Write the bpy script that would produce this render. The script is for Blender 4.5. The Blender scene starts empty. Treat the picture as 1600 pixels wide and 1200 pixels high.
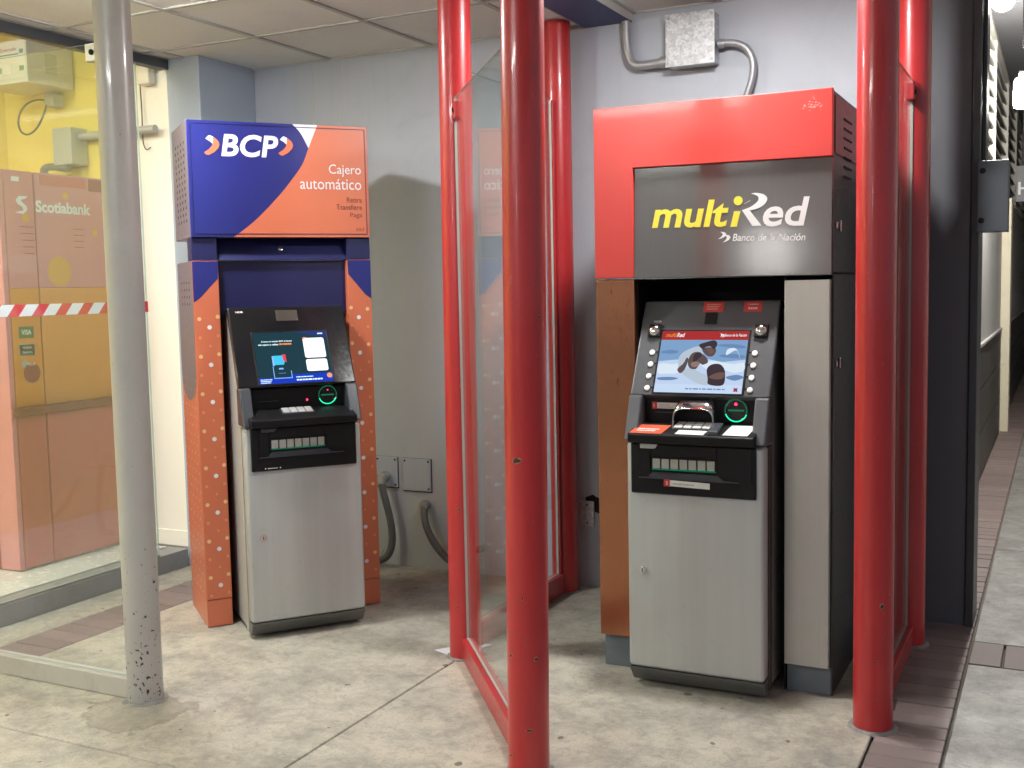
import bpy, bmesh, math, random
from mathutils import Matrix, Vector
random.seed(7)
R = math.radians
sc = bpy.context.scene
COL = sc.collection

# ------------------------------------------------------------------ camera, sky, exposure
cam_d = bpy.data.cameras.new('camera')
cam = bpy.data.objects.new('camera', cam_d); COL.objects.link(cam)
FW = Vector((-0.44494, 0.89143, -0.08590)).normalized()
RT = Vector((0.8951, 0.4452, -0.0203)).normalized()
UP = RT.cross(FW).normalized(); RT = FW.cross(UP).normalized()
cam.matrix_world = Matrix(((RT.x, UP.x, -FW.x, 0), (RT.y, UP.y, -FW.y, 0), (RT.z, UP.z, -FW.z, 1.5), (0, 0, 0, 1)))
cam_d.sensor_fit = 'HORIZONTAL'; cam_d.sensor_width = 36.0
cam_d.lens = 36.0 * 1723.65 / 1600.0
cam_d.clip_start = 0.02; cam_d.clip_end = 400
sc.camera = cam

world = bpy.data.worlds.new('World'); sc.world = world; world.use_nodes = True
wn = world.node_tree; wn.nodes.clear()
sky = wn.nodes.new('ShaderNodeTexSky'); sky.sky_type = 'NISHITA'; sky.sun_disc = False
sky.sun_elevation = R(-4); sky.sun_rotation = R(150); sky.air_density = 1.5; sky.dust_density = 3.0
bg = wn.nodes.new('ShaderNodeBackground'); bg.inputs['Strength'].default_value = 0.20
mixc = wn.nodes.new('ShaderNodeMix'); mixc.data_type = 'RGBA'
mixc.inputs['Factor'].default_value = 0.82
wout = wn.nodes.new('ShaderNodeOutputWorld')
wn.links.new(sky.outputs[0], mixc.inputs['A'])
mixc.inputs['B'].default_value = (1.9, 2.05, 2.35, 1)          # town glow on the night sky
wn.links.new(mixc.outputs['Result'], bg.inputs['Color'])
wn.links.new(bg.outputs[0], wout.inputs[0])

vs = sc.view_settings
vs.view_transform = 'Standard'; vs.look = 'None'; vs.exposure = 0.5; vs.gamma = 1.0
BULB = 320.0
FILL_TUBE = 140.0          # radiance of the unseen fill tube added over the forecourt         # radiance of the round ceiling lights over the two bays
PASS = 720.0        # radiance of the hanging passage bulbs
STREET = 120.0       # radiance of the street lamp globe behind the viewer
PANEL = 31.0         # radiance of the panels in the bank lobby
sc.render.engine = 'CYCLES'
cy = sc.cycles
cy.use_denoising = True
try: cy.denoiser = 'OPENIMAGEDENOISE'
except Exception: pass
cy.max_bounces = 7; cy.transparent_max_bounces = 12; cy.glossy_bounces = 4; cy.diffuse_bounces = 4; cy.transmission_bounces = 2
cy.use_adaptive_sampling = True; cy.adaptive_threshold = .03
cy.sample_clamp_indirect = 6.0; cy.caustics_reflective = False; cy.caustics_refractive = False

# ------------------------------------------------------------------ mesh helpers
class MB:
    def __init__(s): s.v = []; s.f = []; s.m = []; s.T = Matrix.Identity(4); s.mi = 0
    def add(s, vs_, fs, mi=None):
        o = len(s.v)
        s.v += [tuple(s.T @ Vector(p)) for p in vs_]
        for f in fs: s.f.append(tuple(i + o for i in f)); s.m.append(s.mi if mi is None else mi)
        return s
    def box(s, x0, x1, y0, y1, z0, z1, mi=None):
        v = [(x0,y0,z0),(x1,y0,z0),(x1,y1,z0),(x0,y1,z0),(x0,y0,z1),(x1,y0,z1),(x1,y1,z1),(x0,y1,z1)]
        return s.add(v, [(0,3,2,1),(4,5,6,7),(0,1,5,4),(1,2,6,5),(2,3,7,6),(3,0,4,7)], mi)
    def prism(s, pts, axis, a0, a1, mi=None):
        # pts: 2-D outline; axis x -> (y,z), y -> (x,z), z -> (x,y)
        def P(p, a): return {'x': (a, p[0], p[1]), 'y': (p[0], a, p[1]), 'z': (p[0], p[1], a)}[axis]
        n = len(pts)
        v = [P(p, a0) for p in pts] + [P(p, a1) for p in pts]
        f = [tuple(range(n)), tuple(range(2*n-1, n-1, -1))] + [(i, i+n, (i+1) % n + n, (i+1) % n) for i in range(n)]
        return s.add(v, f, mi)
    def poly(s, pts, mi=None): return s.add(pts, [tuple(range(len(pts)))], mi)
    def tube(s, path, r, n=14, cap=True, mi=None, ribs=None):
        path = [Vector(p) for p in path]; k = len(path)
        v = []; up = Vector((0.13, 0.21, 0.97)); f = []
        prev = None
        for i, p in enumerate(path):
            t = (path[min(i+1, k-1)] - path[max(i-1, 0)]).normalized()
            if prev is None:
                a = t.cross(up)
                if a.length < .1: a = t.cross(Vector((1, 0, 0)))
                a.normalize()
            else: a = (prev - t * prev.dot(t)).normalized()
            prev = a; b = t.cross(a)
            rr = r[i] if isinstance(r, (list, tuple)) else r
            if ribs: rr *= (1 + ribs * (i % 2))
            for j in range(n):
                w = 2*math.pi*j/n; v.append(tuple(p + (a*math.cos(w) + b*math.sin(w))*rr))
        for i in range(k-1):
            for j in range(n): f.append((i*n+j, i*n+(j+1) % n, (i+1)*n+(j+1) % n, (i+1)*n+j))
        if cap: f += [tuple(range(n-1, -1, -1)), tuple(range((k-1)*n, k*n))]
        return s.add(v, f, mi)
    def lathe(s, prof, c=(0, 0, 0), n=32, mi=None):
        v = []; f = []; k = len(prof)
        for r, z in prof:
            for j in range(n):
                w = 2*math.pi*j/n; v.append((c[0]+r*math.cos(w), c[1]+r*math.sin(w), c[2]+z))
        for i in range(k-1):
            for j in range(n): f.append((i*n+j, i*n+(j+1) % n, (i+1)*n+(j+1) % n, (i+1)*n+j))
        f += [tuple(range(n-1, -1, -1)), tuple(range((k-1)*n, k*n))]
        return s.add(v, f, mi)
    def disc(s, c, r, n=10, plane='y', mi=None, sx=1.0):
        # flat disc facing -y ('y'), -x ('x'), +x ('X') or +z ('z')
        v = []
        for j in range(n):
            w = 2*math.pi*j/n; a, b = r*sx*math.cos(w), r*math.sin(w)
            v.append({'y': (c[0]+a, c[1], c[2]+b), 'x': (c[0], c[1]-a, c[2]+b), 'X': (c[0], c[1]+a, c[2]+b), 'z': (c[0]+a, c[1]+b, c[2])}[plane])
        return s.add(v, [tuple(range(n))], mi)
    def torus(s, c, Rr, r, n=40, m=8, a0=0, a1=2*math.pi, mi=None):
        full = abs(a1-a0-2*math.pi) < 1e-3
        pts = [(c[0]+Rr*math.cos(a0+(a1-a0)*i/n), c[1]+Rr*math.sin(a0+(a1-a0)*i/n), c[2]) for i in range(n+1)]
        return s.tube(pts, r, m, cap=not full, mi=mi)
    def mesh(s, name, mats, bevel=0, seg=2, smooth=35):
        me = bpy.data.meshes.new(name)
        me.from_pydata(s.v, [], s.f)
        for m in mats: me.materials.append(m)
        me.polygons.foreach_set('material_index', s.m)
        bm = bmesh.new(); bm.from_mesh(me)
        if bevel:
            bmesh.ops.remove_doubles(bm, verts=bm.verts, dist=1e-5)
            bmesh.ops.recalc_face_normals(bm, faces=bm.faces)
            es = [e for e in bm.edges if len(e.link_faces) == 2 and e.calc_face_angle(0) > 0.4]
            bmesh.ops.bevel(bm, geom=es, offset=bevel, offset_type='OFFSET', segments=seg, profile=0.5, affect='EDGES', clamp_overlap=True)
        elif any(len(f.verts) for f in bm.faces) and not all(len(e.link_faces) == 1 for e in bm.edges):
            bmesh.ops.recalc_face_normals(bm, faces=bm.faces)
        bm.to_mesh(me); bm.free()
        if smooth:
            me.shade_smooth(); me.set_sharp_from_angle(angle=R(14 if bevel else smooth))
        return me

def link(name, me, parent=None, loc=None, rotz=0):
    o = bpy.data.objects.new(name, me); COL.objects.link(o)
    if parent is not None: o.parent = parent
    if loc is not None: o.location = loc
    if rotz: o.rotation_euler = (0, 0, rotz)
    return o
def obj(name, mb, mats, parent=None, bevel=0, seg=2, smooth=35, label=None):
    if not isinstance(mats, (list, tuple)): mats = [mats]
    o = link(name, mb.mesh(name, mats, bevel, seg, smooth), parent)
    if label: o['label'] = label
    return o
def tag(o, label, cat, group=None):
    o['label'] = label; o['category'] = cat
    if group: o['group'] = group
    return o
def thing(name, label, cat, loc=(0, 0, 0), rotz=0, group=None):
    o = bpy.data.objects.new(name, None); COL.objects.link(o)
    o.empty_display_size = 0.1; o.location = loc; o.rotation_euler = (0, 0, rotz)
    return tag(o, label, cat, group)
def struct(o): o['kind'] = 'structure'; return o

def text_mb(body, T, width=None, height=None, shear=0.0, bold=0.0, spacing=1.0, align='LEFT', mb=None, mi=0):
    """Flat lettering put into a mesh builder; T maps the text plane (x right, y up, z out)."""
    cu = bpy.data.curves.new('lettering', 'FONT'); cu.body = body; cu.size = 1.0
    cu.shear = shear; cu.offset = bold; cu.space_character = spacing; cu.resolution_u = 4
    to = bpy.data.objects.new('lettering', cu); COL.objects.link(to)
    bpy.context.view_layer.update()
    me = bpy.data.meshes.new_from_object(to.evaluated_get(bpy.context.evaluated_depsgraph_get()))
    bpy.data.objects.remove(to); bpy.data.curves.remove(cu)
    xs = [v.co.x for v in me.vertices]; ys = [v.co.y for v in me.vertices]
    x0, x1, y0, y1 = min(xs), max(xs), min(ys), max(ys)
    sx = width/(x1-x0) if width else None; sy = height/(y1-y0) if height else None
    if sx is None: sx = sy
    if sy is None: sy = sx
    ax = {'LEFT': x0, 'RIGHT': x1, 'CENTER': (x0+x1)/2}[align]
    mb = mb or MB(); old = mb.T; mb.T = T
    mb.add([((v.co.x-ax)*sx, (v.co.y-y0)*sy, 0) for v in me.vertices], [tuple(p.vertices) for p in me.polygons], mi)
    mb.T = old
    bpy.data.meshes.remove(me)
    return mb
def frame(o, ux, uy):
    ux = Vector(ux).normalized(); uy = Vector(uy).normalized(); uz = ux.cross(uy)
    o = Vector(o)
    return Matrix(((ux.x, uy.x, uz.x, o.x), (ux.y, uy.y, uz.y, o.y), (ux.z, uy.z, uz.z, o.z), (0, 0, 0, 1)))
def fy(x, y, z): return frame((x, y, z), (1, 0, 0), (0, 0, 1))          # plane facing -y

def greek(T, width, height, rows=1, seed=0, mb=None):
    """rows of print too small to read: short dashes"""
    rnd = random.Random(seed); mb = mb or MB(); old = mb.T; mb.T = T
    rh = height/rows
    for r_ in range(rows):
        x = 0.0; end = width*rnd.uniform(.75, 1.0); y = height-rh*(r_+1)+rh*.2
        while x < end:
            l = width*rnd.uniform(.04, .13); l = min(l, end-x)
            mb.add([(x, y, 0), (x+l, y, 0), (x+l, y+rh*.5, 0), (x, y+rh*.5, 0)], [(0, 1, 2, 3)]); x += l+width*.022
    mb.T = old; return mb
# ------------------------------------------------------------------ materials
MATS = {}
class NB:
    def __init__(s, name):
        s.mat = bpy.data.materials.new(name); s.mat.use_nodes = True
        s.t = s.mat.node_tree; s.t.nodes.clear()
        s.out = s.n('ShaderNodeOutputMaterial')
        MATS[name] = s.mat
    def n(s, typ, **kw):
        nd = s.t.nodes.new(typ)
        for k, v in kw.items(): setattr(nd, k, v)
        return nd
    def l(s, a, b): s.t.links.new(a, b)
    def coord(s, scale=None):
        tc = s.n('ShaderNodeTexCoord')
        if scale is None: return tc.outputs['Object']
        mp = s.n('ShaderNodeMapping'); mp.inputs['Scale'].default_value = scale
        s.l(tc.outputs['Object'], mp.inputs['Vector']); return mp.outputs[0]
    def noise(s, scale, detail=4, rough=.55, vec=None, dist=0):
        nd = s.n('ShaderNodeTexNoise'); nd.inputs['Scale'].default_value = scale
        nd.inputs['Detail'].default_value = detail; nd.inputs['Roughness'].default_value = rough
        nd.inputs['Distortion'].default_value = dist
        s.l(vec if vec is not None else s.coord(), nd.inputs['Vector'])
        return nd.outputs[0]
    def ramp(s, fac, stops):
        r = s.n('ShaderNodeValToRGB'); e = r.color_ramp.elements
        while len(e) < len(stops): e.new(.5)
        for i, (p, c) in enumerate(stops):
            e[i].position = p; e[i].color = (c, c, c, 1) if isinstance(c, (int, float)) else (*c, 1)
        s.l(fac, r.inputs[0]); return r.outputs[0]
    def mix(s, fac, a, b, mode='MIX'):
        m = s.n('ShaderNodeMix', data_type='RGBA', blend_type=mode)
        for inp, val in ((m.inputs['Factor'], fac), (m.inputs['A'], a), (m.inputs['B'], b)):
            if isinstance(val, (int, float)): inp.default_value = val
            elif isinstance(val, tuple): inp.default_value = (*val, 1)
            else: s.l(val, inp)
        return m.outputs['Result']
    def math(s, op, a, b=0.0, clamp=False):
        m = s.n('ShaderNodeMath', operation=op, use_clamp=clamp)
        for i, val in enumerate((a, b)):
            if isinstance(val, (int, float)): m.inputs[i].default_value = val
            else: s.l(val, m.inputs[i])
        return m.outputs[0]
    def bsdf(s, col, rough=.5, metal=0.0, spec=.5, bump=None, bstr=.2, bdist=.002, coat=0.0, normal=None):
        b = s.n('ShaderNodeBsdfPrincipled')
        for inp, val in ((b.inputs['Base Color'], col), (b.inputs['Roughness'], rough), (b.inputs['Metallic'], metal)):
            if isinstance(val, tuple): inp.default_value = (*val, 1)
            elif isinstance(val, (int, float)): inp.default_value = val
            else: s.l(val, inp)
        b.inputs['Specular IOR Level'].default_value = spec
        b.inputs['Coat Weight'].default_value = coat
        b.inputs['Coat Roughness'].default_value = .08
        if bump is not None:
            bp = s.n('ShaderNodeBump'); bp.inputs['Strength'].default_value = bstr; bp.inputs['Distance'].default_value = bdist
            s.l(bump, bp.inputs['Height']); s.l(bp.outputs[0], b.inputs['Normal'])
        s.l(b.outputs[0], s.out.inputs[0]); return b

def dull(c, k): return tuple(min(1, x*k) for x in c)
def basic(name, col, rough=.5, metal=0.0, var=.10, vs=6.0, bump=.15, bs=120, spec=.5, coat=0.0, grime=.0, rvar=.12):
    """painted / moulded surface with uneven tone, uneven gloss and fine relief"""
    s = NB(name)
    n1 = s.noise(vs, 5, .6); n2 = s.noise(vs*9, 4, .65)
    c = s.mix(n1, dull(col, 1-var), dull(col, 1+var))
    c = s.mix(s.math('MULTIPLY', n2, .35), c, dull(col, 1-var*1.6))
    if grime:
        g = s.ramp(s.noise(vs*.7, 6, .7, dist=.6), [(.50, 0.0), (.72, grime)])
        c = s.mix(g, c, (.10, .085, .07))
    r = s.math('ADD', s.math('MULTIPLY', n2, rvar*2), rough-rvar, True)
    s.bsdf(c, r, metal, spec, bump=s.noise(bs, 3, .6), bstr=bump, coat=coat)
    return s.mat
def emit(name, col, strength=1.0, lamp=False):
    s = NB(name); s.mat.cycles.emission_sampling = 'AUTO' if lamp else 'NONE'; e = s.n('ShaderNodeEmission'); e.inputs[0].default_value = (*col, 1); e.inputs[1].default_value = strength if lamp else strength*.68
    s.l(e.outputs[0], s.out.inputs[0]); return s.mat
def glass(name, tint=(.93, .965, .95), f0=.045, dust=.03, dustcol=(.5, .52, .5)):
    s = NB(name)
    lw = s.n('ShaderNodeLayerWeight'); lw.inputs[0].default_value = .5
    fz = s.math('ADD', s.math('MULTIPLY', s.math('POWER', lw.outputs['Facing'], 5.0), .62), f0, True)
    tr = s.n('ShaderNodeBsdfTransparent'); tr.inputs[0].default_value = (*tint, 1)
    gl = s.n('ShaderNodeBsdfGlossy'); gl.inputs['Roughness'].default_value = .015; gl.inputs[0].default_value = (.95, .97, .96, 1)
    df = s.n('ShaderNodeBsdfDiffuse'); df.inputs[0].default_value = (*dustcol, 1)
    m0 = s.n('ShaderNodeMixShader'); d = s.ramp(s.noise(2.2, 6, .7), [(.35, dust*.4), (.75, dust*1.6)])
    s.l(d, m0.inputs[0]); s.l(tr.outputs[0], m0.inputs[1]); s.l(df.outputs[0], m0.inputs[2])
    m1 = s.n('ShaderNodeMixShader'); s.l(fz, m1.inputs[0]); s.l(m0.outputs[0], m1.inputs[1]); s.l(gl.outputs[0], m1.inputs[2])
    s.l(m1.outputs[0], s.out.inputs[0]); return s.mat

def concrete(name, base, dark, warm, stain=True, gum=True, rough=.55):
    s = NB(name); co = s.coord()
    big = s.noise(1.1, 6, .65, co, .4); mid = s.noise(5.5, 6, .7, co, .25); fine = s.noise(60, 4, .7, co)
    c = s.mix(s.ramp(big, [(.36, 0.0), (.66, 1.0)]), base, warm)
    c = s.mix(s.ramp(mid, [(.42, 0.0), (.72, .85)]), c, dark)
    c = s.mix(s.ramp(s.noise(2.4, 6, .7, co, .25), [(.50, 0.0), (.64, .42)]), c, dull(dark, .8))
    c = s.mix(s.ramp(s.noise(130, 2, .5, co), [(.60, 0.0), (.68, .45)]), c, dull(dark, .55))
    c = s.mix(s.ramp(s.noise(34, 3, .6, co), [(.62, 0.0), (.70, .40)]), c, dull(dark, .7))
    c = s.mix(s.math('MULTIPLY', fine, .30), c, dull(base, .62))
    c = s.mix(s.ramp(s.noise(15, 5, .75, co, .6), [(.50, 0.0), (.66, .55)]), c, dull(dark, 1.05))
    c = s.mix(s.ramp(s.noise(11, 5, .7, co), [(.56, 0.0), (.68, .35)]), c, dull(warm, 1.18))
    # hairline scuffs
    wv = s.noise(9, 8, .8, s.coord((1.0, 3.2, 1.0)), 2.0)
    c = s.mix(s.ramp(wv, [(.485, 0.0), (.50, .30), (.515, 0.0)]), c, dull(dark, .5))
    if gum:
        vo = s.n('ShaderNodeTexVoronoi'); vo.voronoi_dimensions = '2D'; vo.inputs['Scale'].default_value = 4.2; vo.inputs['Randomness'].default_value = 1.0
        warp = s.n('ShaderNodeVectorMath', operation='ADD')
        nz = s.n('ShaderNodeTexNoise'); nz.inputs['Scale'].default_value = 40; s.l(co, nz.inputs['Vector'])
        sc_ = s.n('ShaderNodeVectorMath', operation='SCALE'); sc_.inputs['Scale'].default_value = .022; s.l(nz.outputs['Color'], sc_.inputs[0])
        s.l(co, warp.inputs[0]); s.l(sc_.outputs[0], warp.inputs[1]); s.l(warp.outputs[0], vo.inputs['Vector'])
        sep = s.n('ShaderNodeSeparateColor'); s.l(vo.outputs['Color'], sep.inputs[0])
        size = s.math('MULTIPLY', s.math('SUBTRACT', sep.outputs[0], .45, True), .11)
        spot = s.math('LESS_THAN', vo.outputs['Distance'], size)
        c = s.mix(s.math('MULTIPLY', spot, .72), c, (.045, .04, .035))
    if stain:     # tide mark round the foot of the grey post
        dv = s.n('ShaderNodeVectorMath', operation='DISTANCE'); dv.inputs[1].default_value = (-2.97, 2.85, 0)
        mp = s.n('ShaderNodeMapping'); mp.inputs['Location'].default_value = (0, 0, 0); s.l(co, mp.inputs[0]); s.l(mp.outputs[0], dv.inputs[0])
        dd = s.math('ADD', dv.outputs['Value'], s.math('MULTIPLY', s.math('SUBTRACT', s.noise(6.5, 4, .6, co), .5), .34))
        c = s.mix(s.ramp(dd, [(.0, .36), (.155, .36), (.185, .62), (.20, .0)]), c, (.16, .135, .10))
    r = s.math('ADD', s.math('MULTIPLY', mid, .35), rough-.2, True)
    h = s.math('ADD', s.math('MULTIPLY', mid, 1.0), s.math('MULTIPLY', fine, .5))
    s.bsdf(c, r, 0, .45, bump=h, bstr=.35, bdist=.003); return s.mat

def paint_post(name, col, chip, low=0.0, thr=.735, coat=.3, rough=.34, scale=26):
    """enamelled steel tube: chips down to dark primer, more of them near the foot"""
    s = NB(name); co = s.coord()
    sep = s.n('ShaderNodeSeparateXYZ'); s.l(co, sep.inputs[0])
    n = s.noise(scale, 3, .55, s.coord((1, 1, .8)))
    grad = s.ramp(s.math('MULTIPLY', sep.outputs['Z'], .5), [(.0, 1.0), (.30, .35), (.75, 0.0)])
    lvl = s.math('SUBTRACT', n, s.math('SUBTRACT', thr, s.math('MULTIPLY', grad, low)))
    chips = s.ramp(lvl, [(.0, 0.0), (.012, 1.0)])
    c = s.mix(s.noise(5, 5, .6, co), dull(col, .88), dull(col, 1.08))
    c = s.mix(s.ramp(s.noise(14, 6, .75, co, 1.5), [(.52, 0.0), (.80, .10)]), c, dull(col, .7))
    c = s.mix(s.ramp(s.noise(75, 4, .7, s.coord((1, 1, .35))), [(.66, 0.0), (.73, .40)]), c, tuple(.55*x+.30 for x in col))
    c = s.mix(s.ramp(s.noise(3.2, 6, .75, s.coord((1, 1, .6))), [(.50, 0.0), (.72, .35)]), c, dull(col, .62))
    c = s.mix(chips, c, chip)
    r = s.math('ADD', s.math('MULTIPLY', s.noise(18, 4, .6, co), .18), rough-.09, True)
    r = s.math('MAXIMUM', r, s.math('MULTIPLY', chips, .8))
    hgt = s.math('SUBTRACT', s.math('MULTIPLY', s.noise(7, 3, .5, co), .6), s.math('MULTIPLY', chips, .5))
    s.bsdf(c, r, 0, .5, bump=hgt, bstr=.25, bdist=.002, coat=coat); return s.mat

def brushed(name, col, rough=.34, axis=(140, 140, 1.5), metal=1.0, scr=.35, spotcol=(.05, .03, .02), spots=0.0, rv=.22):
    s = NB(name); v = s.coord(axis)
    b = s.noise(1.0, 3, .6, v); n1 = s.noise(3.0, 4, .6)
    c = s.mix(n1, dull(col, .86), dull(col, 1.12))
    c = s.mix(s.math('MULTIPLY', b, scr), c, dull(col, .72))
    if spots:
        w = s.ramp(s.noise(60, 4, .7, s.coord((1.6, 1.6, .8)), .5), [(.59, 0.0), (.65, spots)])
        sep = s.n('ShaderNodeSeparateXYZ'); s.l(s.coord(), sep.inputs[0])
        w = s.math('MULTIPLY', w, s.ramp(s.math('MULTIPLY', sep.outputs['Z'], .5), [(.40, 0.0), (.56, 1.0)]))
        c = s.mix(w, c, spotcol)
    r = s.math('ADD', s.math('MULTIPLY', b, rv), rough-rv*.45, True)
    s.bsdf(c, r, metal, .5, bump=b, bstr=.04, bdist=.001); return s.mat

def wallpaint(name, col, seams=None, grime=.25, patch=(.5, .48, .47)):
    s = NB(name); co = s.coord()
    c = s.mix(s.noise(1.3, 5, .6, co), dull(col, .92), dull(col, 1.06))
    c = s.mix(s.ramp(s.noise(3.1, 7, .75, co, .8), [(.54, 0.0), (.74, grime)]), c, dull(col, .62))
    # vertical run marks
    c = s.mix(s.ramp(s.noise(3.0, 4, .6, s.coord((6, 6, .35))), [(.55, 0.0), (.75, .16)]), c, dull(col, .7))
    # scuffs and black scrapes near the floor
    sep = s.n('ShaderNodeSeparateXYZ'); s.l(co, sep.inputs[0])
    low = s.ramp(sep.outputs['Z'], [(.0, 1.0), (.10, .55), (.9, 0.0)])
    sc_ = s.ramp(s.noise(11, 8, .8, s.coord((1, 1, .55)), 1.0), [(.62, 0.0), (.70, .8)])
    c = s.mix(s.math('MULTIPLY', low, sc_), c, (.09, .085, .08))
    h = s.math('ADD', s.noise(3.5, 5, .6, co), s.math('MULTIPLY', s.noise(70, 3, .6, co), .25))
    s.bsdf(c, s.math('ADD', s.math('MULTIPLY', s.noise(9, 3, .5, co), .2), .42), 0, .4, bump=h, bstr=.25, bdist=.004); return s.mat

m_floor = concrete('cream_concrete', (.475, .445, .38), (.205, .192, .168), (.53, .475, .385))
m_pave = concrete('grey_pavement', (.29, .28, .26), (.12, .115, .11), (.33, .315, .29), stain=False)
m_bed = basic('mortar_bed', (.20, .18, .155), .9, bump=.4)
def brickmat(name, col):
    s = NB(name); oi = s.n('ShaderNodeObjectInfo'); co = s.n('ShaderNodeNewGeometry').outputs['Position']
    c = s.mix(oi.outputs['Random'], dull(col, .82), dull(col, 1.16))
    c = s.mix(s.ramp(s.noise(9, 6, .7, co), [(.45, 0.0), (.75, .7)]), c, (.20, .165, .145))
    c = s.mix(s.math('MULTIPLY', s.noise(80, 3, .6, co), .3), c, dull(col, .5))
    s.bsdf(c, .62, 0, .4, bump=s.noise(70, 4, .65, co), bstr=.4, bdist=.003); return s.mat
m_brick = brickmat('clay_paver', (.25, .19, .18))
m_wall = wallpaint('pale_blue_grey_wall', (.425, .45, .50))
m_wallb = wallpaint('blue_grey_column', (.36, .42, .50), grime=.12)
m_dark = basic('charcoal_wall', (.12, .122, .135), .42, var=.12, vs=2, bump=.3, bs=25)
m_dark2 = basic('charcoal_frame', (.055, .055, .058), .4, bump=.15)
m_tile = NB('mineral_ceiling_tile')
_v = m_tile.noise(170, 3, .7); _g = m_tile.n('ShaderNodeNewGeometry').outputs['Position']
_c = m_tile.mix(m_tile.ramp(_v, [(.38, .0), (.62, 1.0)]), (.76, .745, .705), (.86, .845, .805))
_c = m_tile.mix(m_tile.ramp(m_tile.noise(1.6, 6, .7, _g, .6), [(.54, 0.0), (.75, .18)]), _c, (.50, .46, .40))
m_tile.bsdf(_c, .9, 0, .2, bump=_v, bstr=.5, bdist=.003); m_tile = m_tile.mat
m_tbar = basic('ceiling_grid_bar', (.50, .49, .46), .55, bump=.05)
m_red = paint_post('red_enamel', (.47, .024, .027), (.045, .03, .025), low=.01, thr=.85, scale=40)
m_redrail = basic('red_rail_enamel', (.44, .020, .026), .34, var=.14, coat=.3, grime=.35)
m_grey = paint_post('grey_enamel', (.41, .395, .37), (.06, .028, .015), low=.155, thr=.755, coat=.25, rough=.36, scale=70)
m_greyrail = basic('grey_rail', (.50, .47, .42), .45, var=.10, grime=.25)
m_alu = basic('satin_steel', (.55, .55, .55), .32, metal=1.0, var=.08, bump=.05)
m_glassA = glass('divider_glass', (.95, .975, .965), f0=.04, dust=.007, dustcol=(.45, .50, .50))
m_glassF = glass('screen_glass', (.955, .98, .97), f0=.05, dust=.025)
m_glassS = glass('shopfront_glass', (.95, .98, .97), f0=.06, dust=.03, dustcol=(.60, .62, .60))
m_gedge = basic('glass_edge', (.42, .55, .50), .2, bump=.02)
m_galv = NB('galvanised_steel')
_vo = m_galv.n('ShaderNodeTexVoronoi'); _vo.inputs['Scale'].default_value = 90; m_galv.l(m_galv.coord(), _vo.inputs['Vector'])
_sp = m_galv.n('ShaderNodeSeparateColor'); m_galv.l(_vo.outputs['Color'], _sp.inputs[0])
m_galv.bsdf(m_galv.mix(_sp.outputs[0], (.42, .43, .44), (.66, .67, .68)), m_galv.math('ADD', m_galv.math('MULTIPLY', _sp.outputs[1], .25), .35), .75, .5); m_galv = m_galv.mat
m_flex = basic('grey_flex_conduit', (.12, .12, .12), .5, var=.15, bump=.1)
m_cond = basic('steel_conduit', (.40, .40, .41), .42, metal=.6, var=.12)
m_hole = basic('black_hole', (.012, .011, .010), .9, bump=.3)
m_plate = wallpaint('painted_cover_plate', (.40, .43, .495), grime=.2)
# ATM surfaces
m_cab = basic('silver_grey_cabinet', (.41, .42, .415), .40, metal=.25, var=.05, vs=2, bump=.06, bs=200, rvar=.08)
def cabinet_skin(name, col):
    s = NB(name); co = s.coord()
    st = s.noise(1.0, 4, .6, s.coord((9, 9, .35)))
    c = s.mix(s.ramp(st, [(.38, 0.0), (.66, 1.0)]), dull(col, .93), dull(col, 1.05))
    c = s.mix(s.ramp(s.noise(26, 5, .75, co, .4), [(.60, 0.0), (.74, .35)]), c, dull(col, .62))
    c = s.mix(s.ramp(s.noise(55, 3, .6, s.coord((1.0, 1.0, .12))), [(.66, 0.0), (.72, .22)]), c, dull(col, 1.35))
    r = s.math('ADD', s.math('MULTIPLY', s.noise(7, 5, .7, co, .5), .36), .20, True)
    s.bsdf(c, r, .30, .5, bump=s.math('ADD', s.noise(2.2, 2, .5, co), s.math('MULTIPLY', s.noise(220, 2, .5, co), .03)), bstr=.20, bdist=.006); return s.mat
m_cab = cabinet_skin('silver_grey_skin', (.50, .51, .505))
m_cabd = basic('grey_cabinet_toe', (.16, .16, .155), .4, metal=.4, var=.08)
m_side = basic('cabinet_side', (.42, .40, .39), .45, var=.06)
m_trim = basic('bronze_trim', (.11, .085, .075), .35, metal=.5)
m_blk = basic('black_moulding', (.009, .009, .010), .42, var=.15, bump=.12, bs=260, spec=.25)
m_blkg = basic('black_gloss_fascia', (.010, .010, .012), .16, var=.2, vs=9, bump=.05, rvar=.10)
m_gfas = basic('charcoal_fascia', (.075, .078, .086), .38, var=.08, bump=.12, bs=300)
m_fslope = basic('slate_cheek', (.040, .045, .055), .36, var=.08, bump=.1)
m_flap = basic('brush_strip', (.40, .40, .37), .6, var=.25, vs=40)
m_green = emit('green_led', (.02, .85, .42), 1.6)
m_greend = emit('dim_green_led', (.01, .22, .12), .8)
m_redled = emit('red_led', (1.0, .03, .10), 4.0)
m_chrome = basic('chrome', (.72, .72, .72), .10, metal=1.0, var=.05, bump=.02, rvar=.04)
m_key = basic('steel_key', (.62, .63, .64), .32, metal=.3)
m_btn = basic('white_button', (.80, .80, .78), .35)
m_stw = basic('white_sticker', (.74, .73, .70), .45, bump=.05)
m_str = basic('red_sticker', (.50, .045, .035), .4, bump=.05)
m_sto = basic('orange_red_sticker', (.62, .10, .045), .4, bump=.05)
m_txtw = basic('white_print', (.78, .78, .78), .45, bump=.02)
m_txtg = basic('grey_print', (.42, .42, .42), .5, bump=.02)
m_txtbr = basic('brown_print', (.22, .055, .035), .5, bump=.02)
m_txty = basic('yellow_print', (.80, .71, .06), .42, bump=.02)
m_kdot_ = basic('pale_red_print', (.70, .30, .26), .5)
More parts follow.
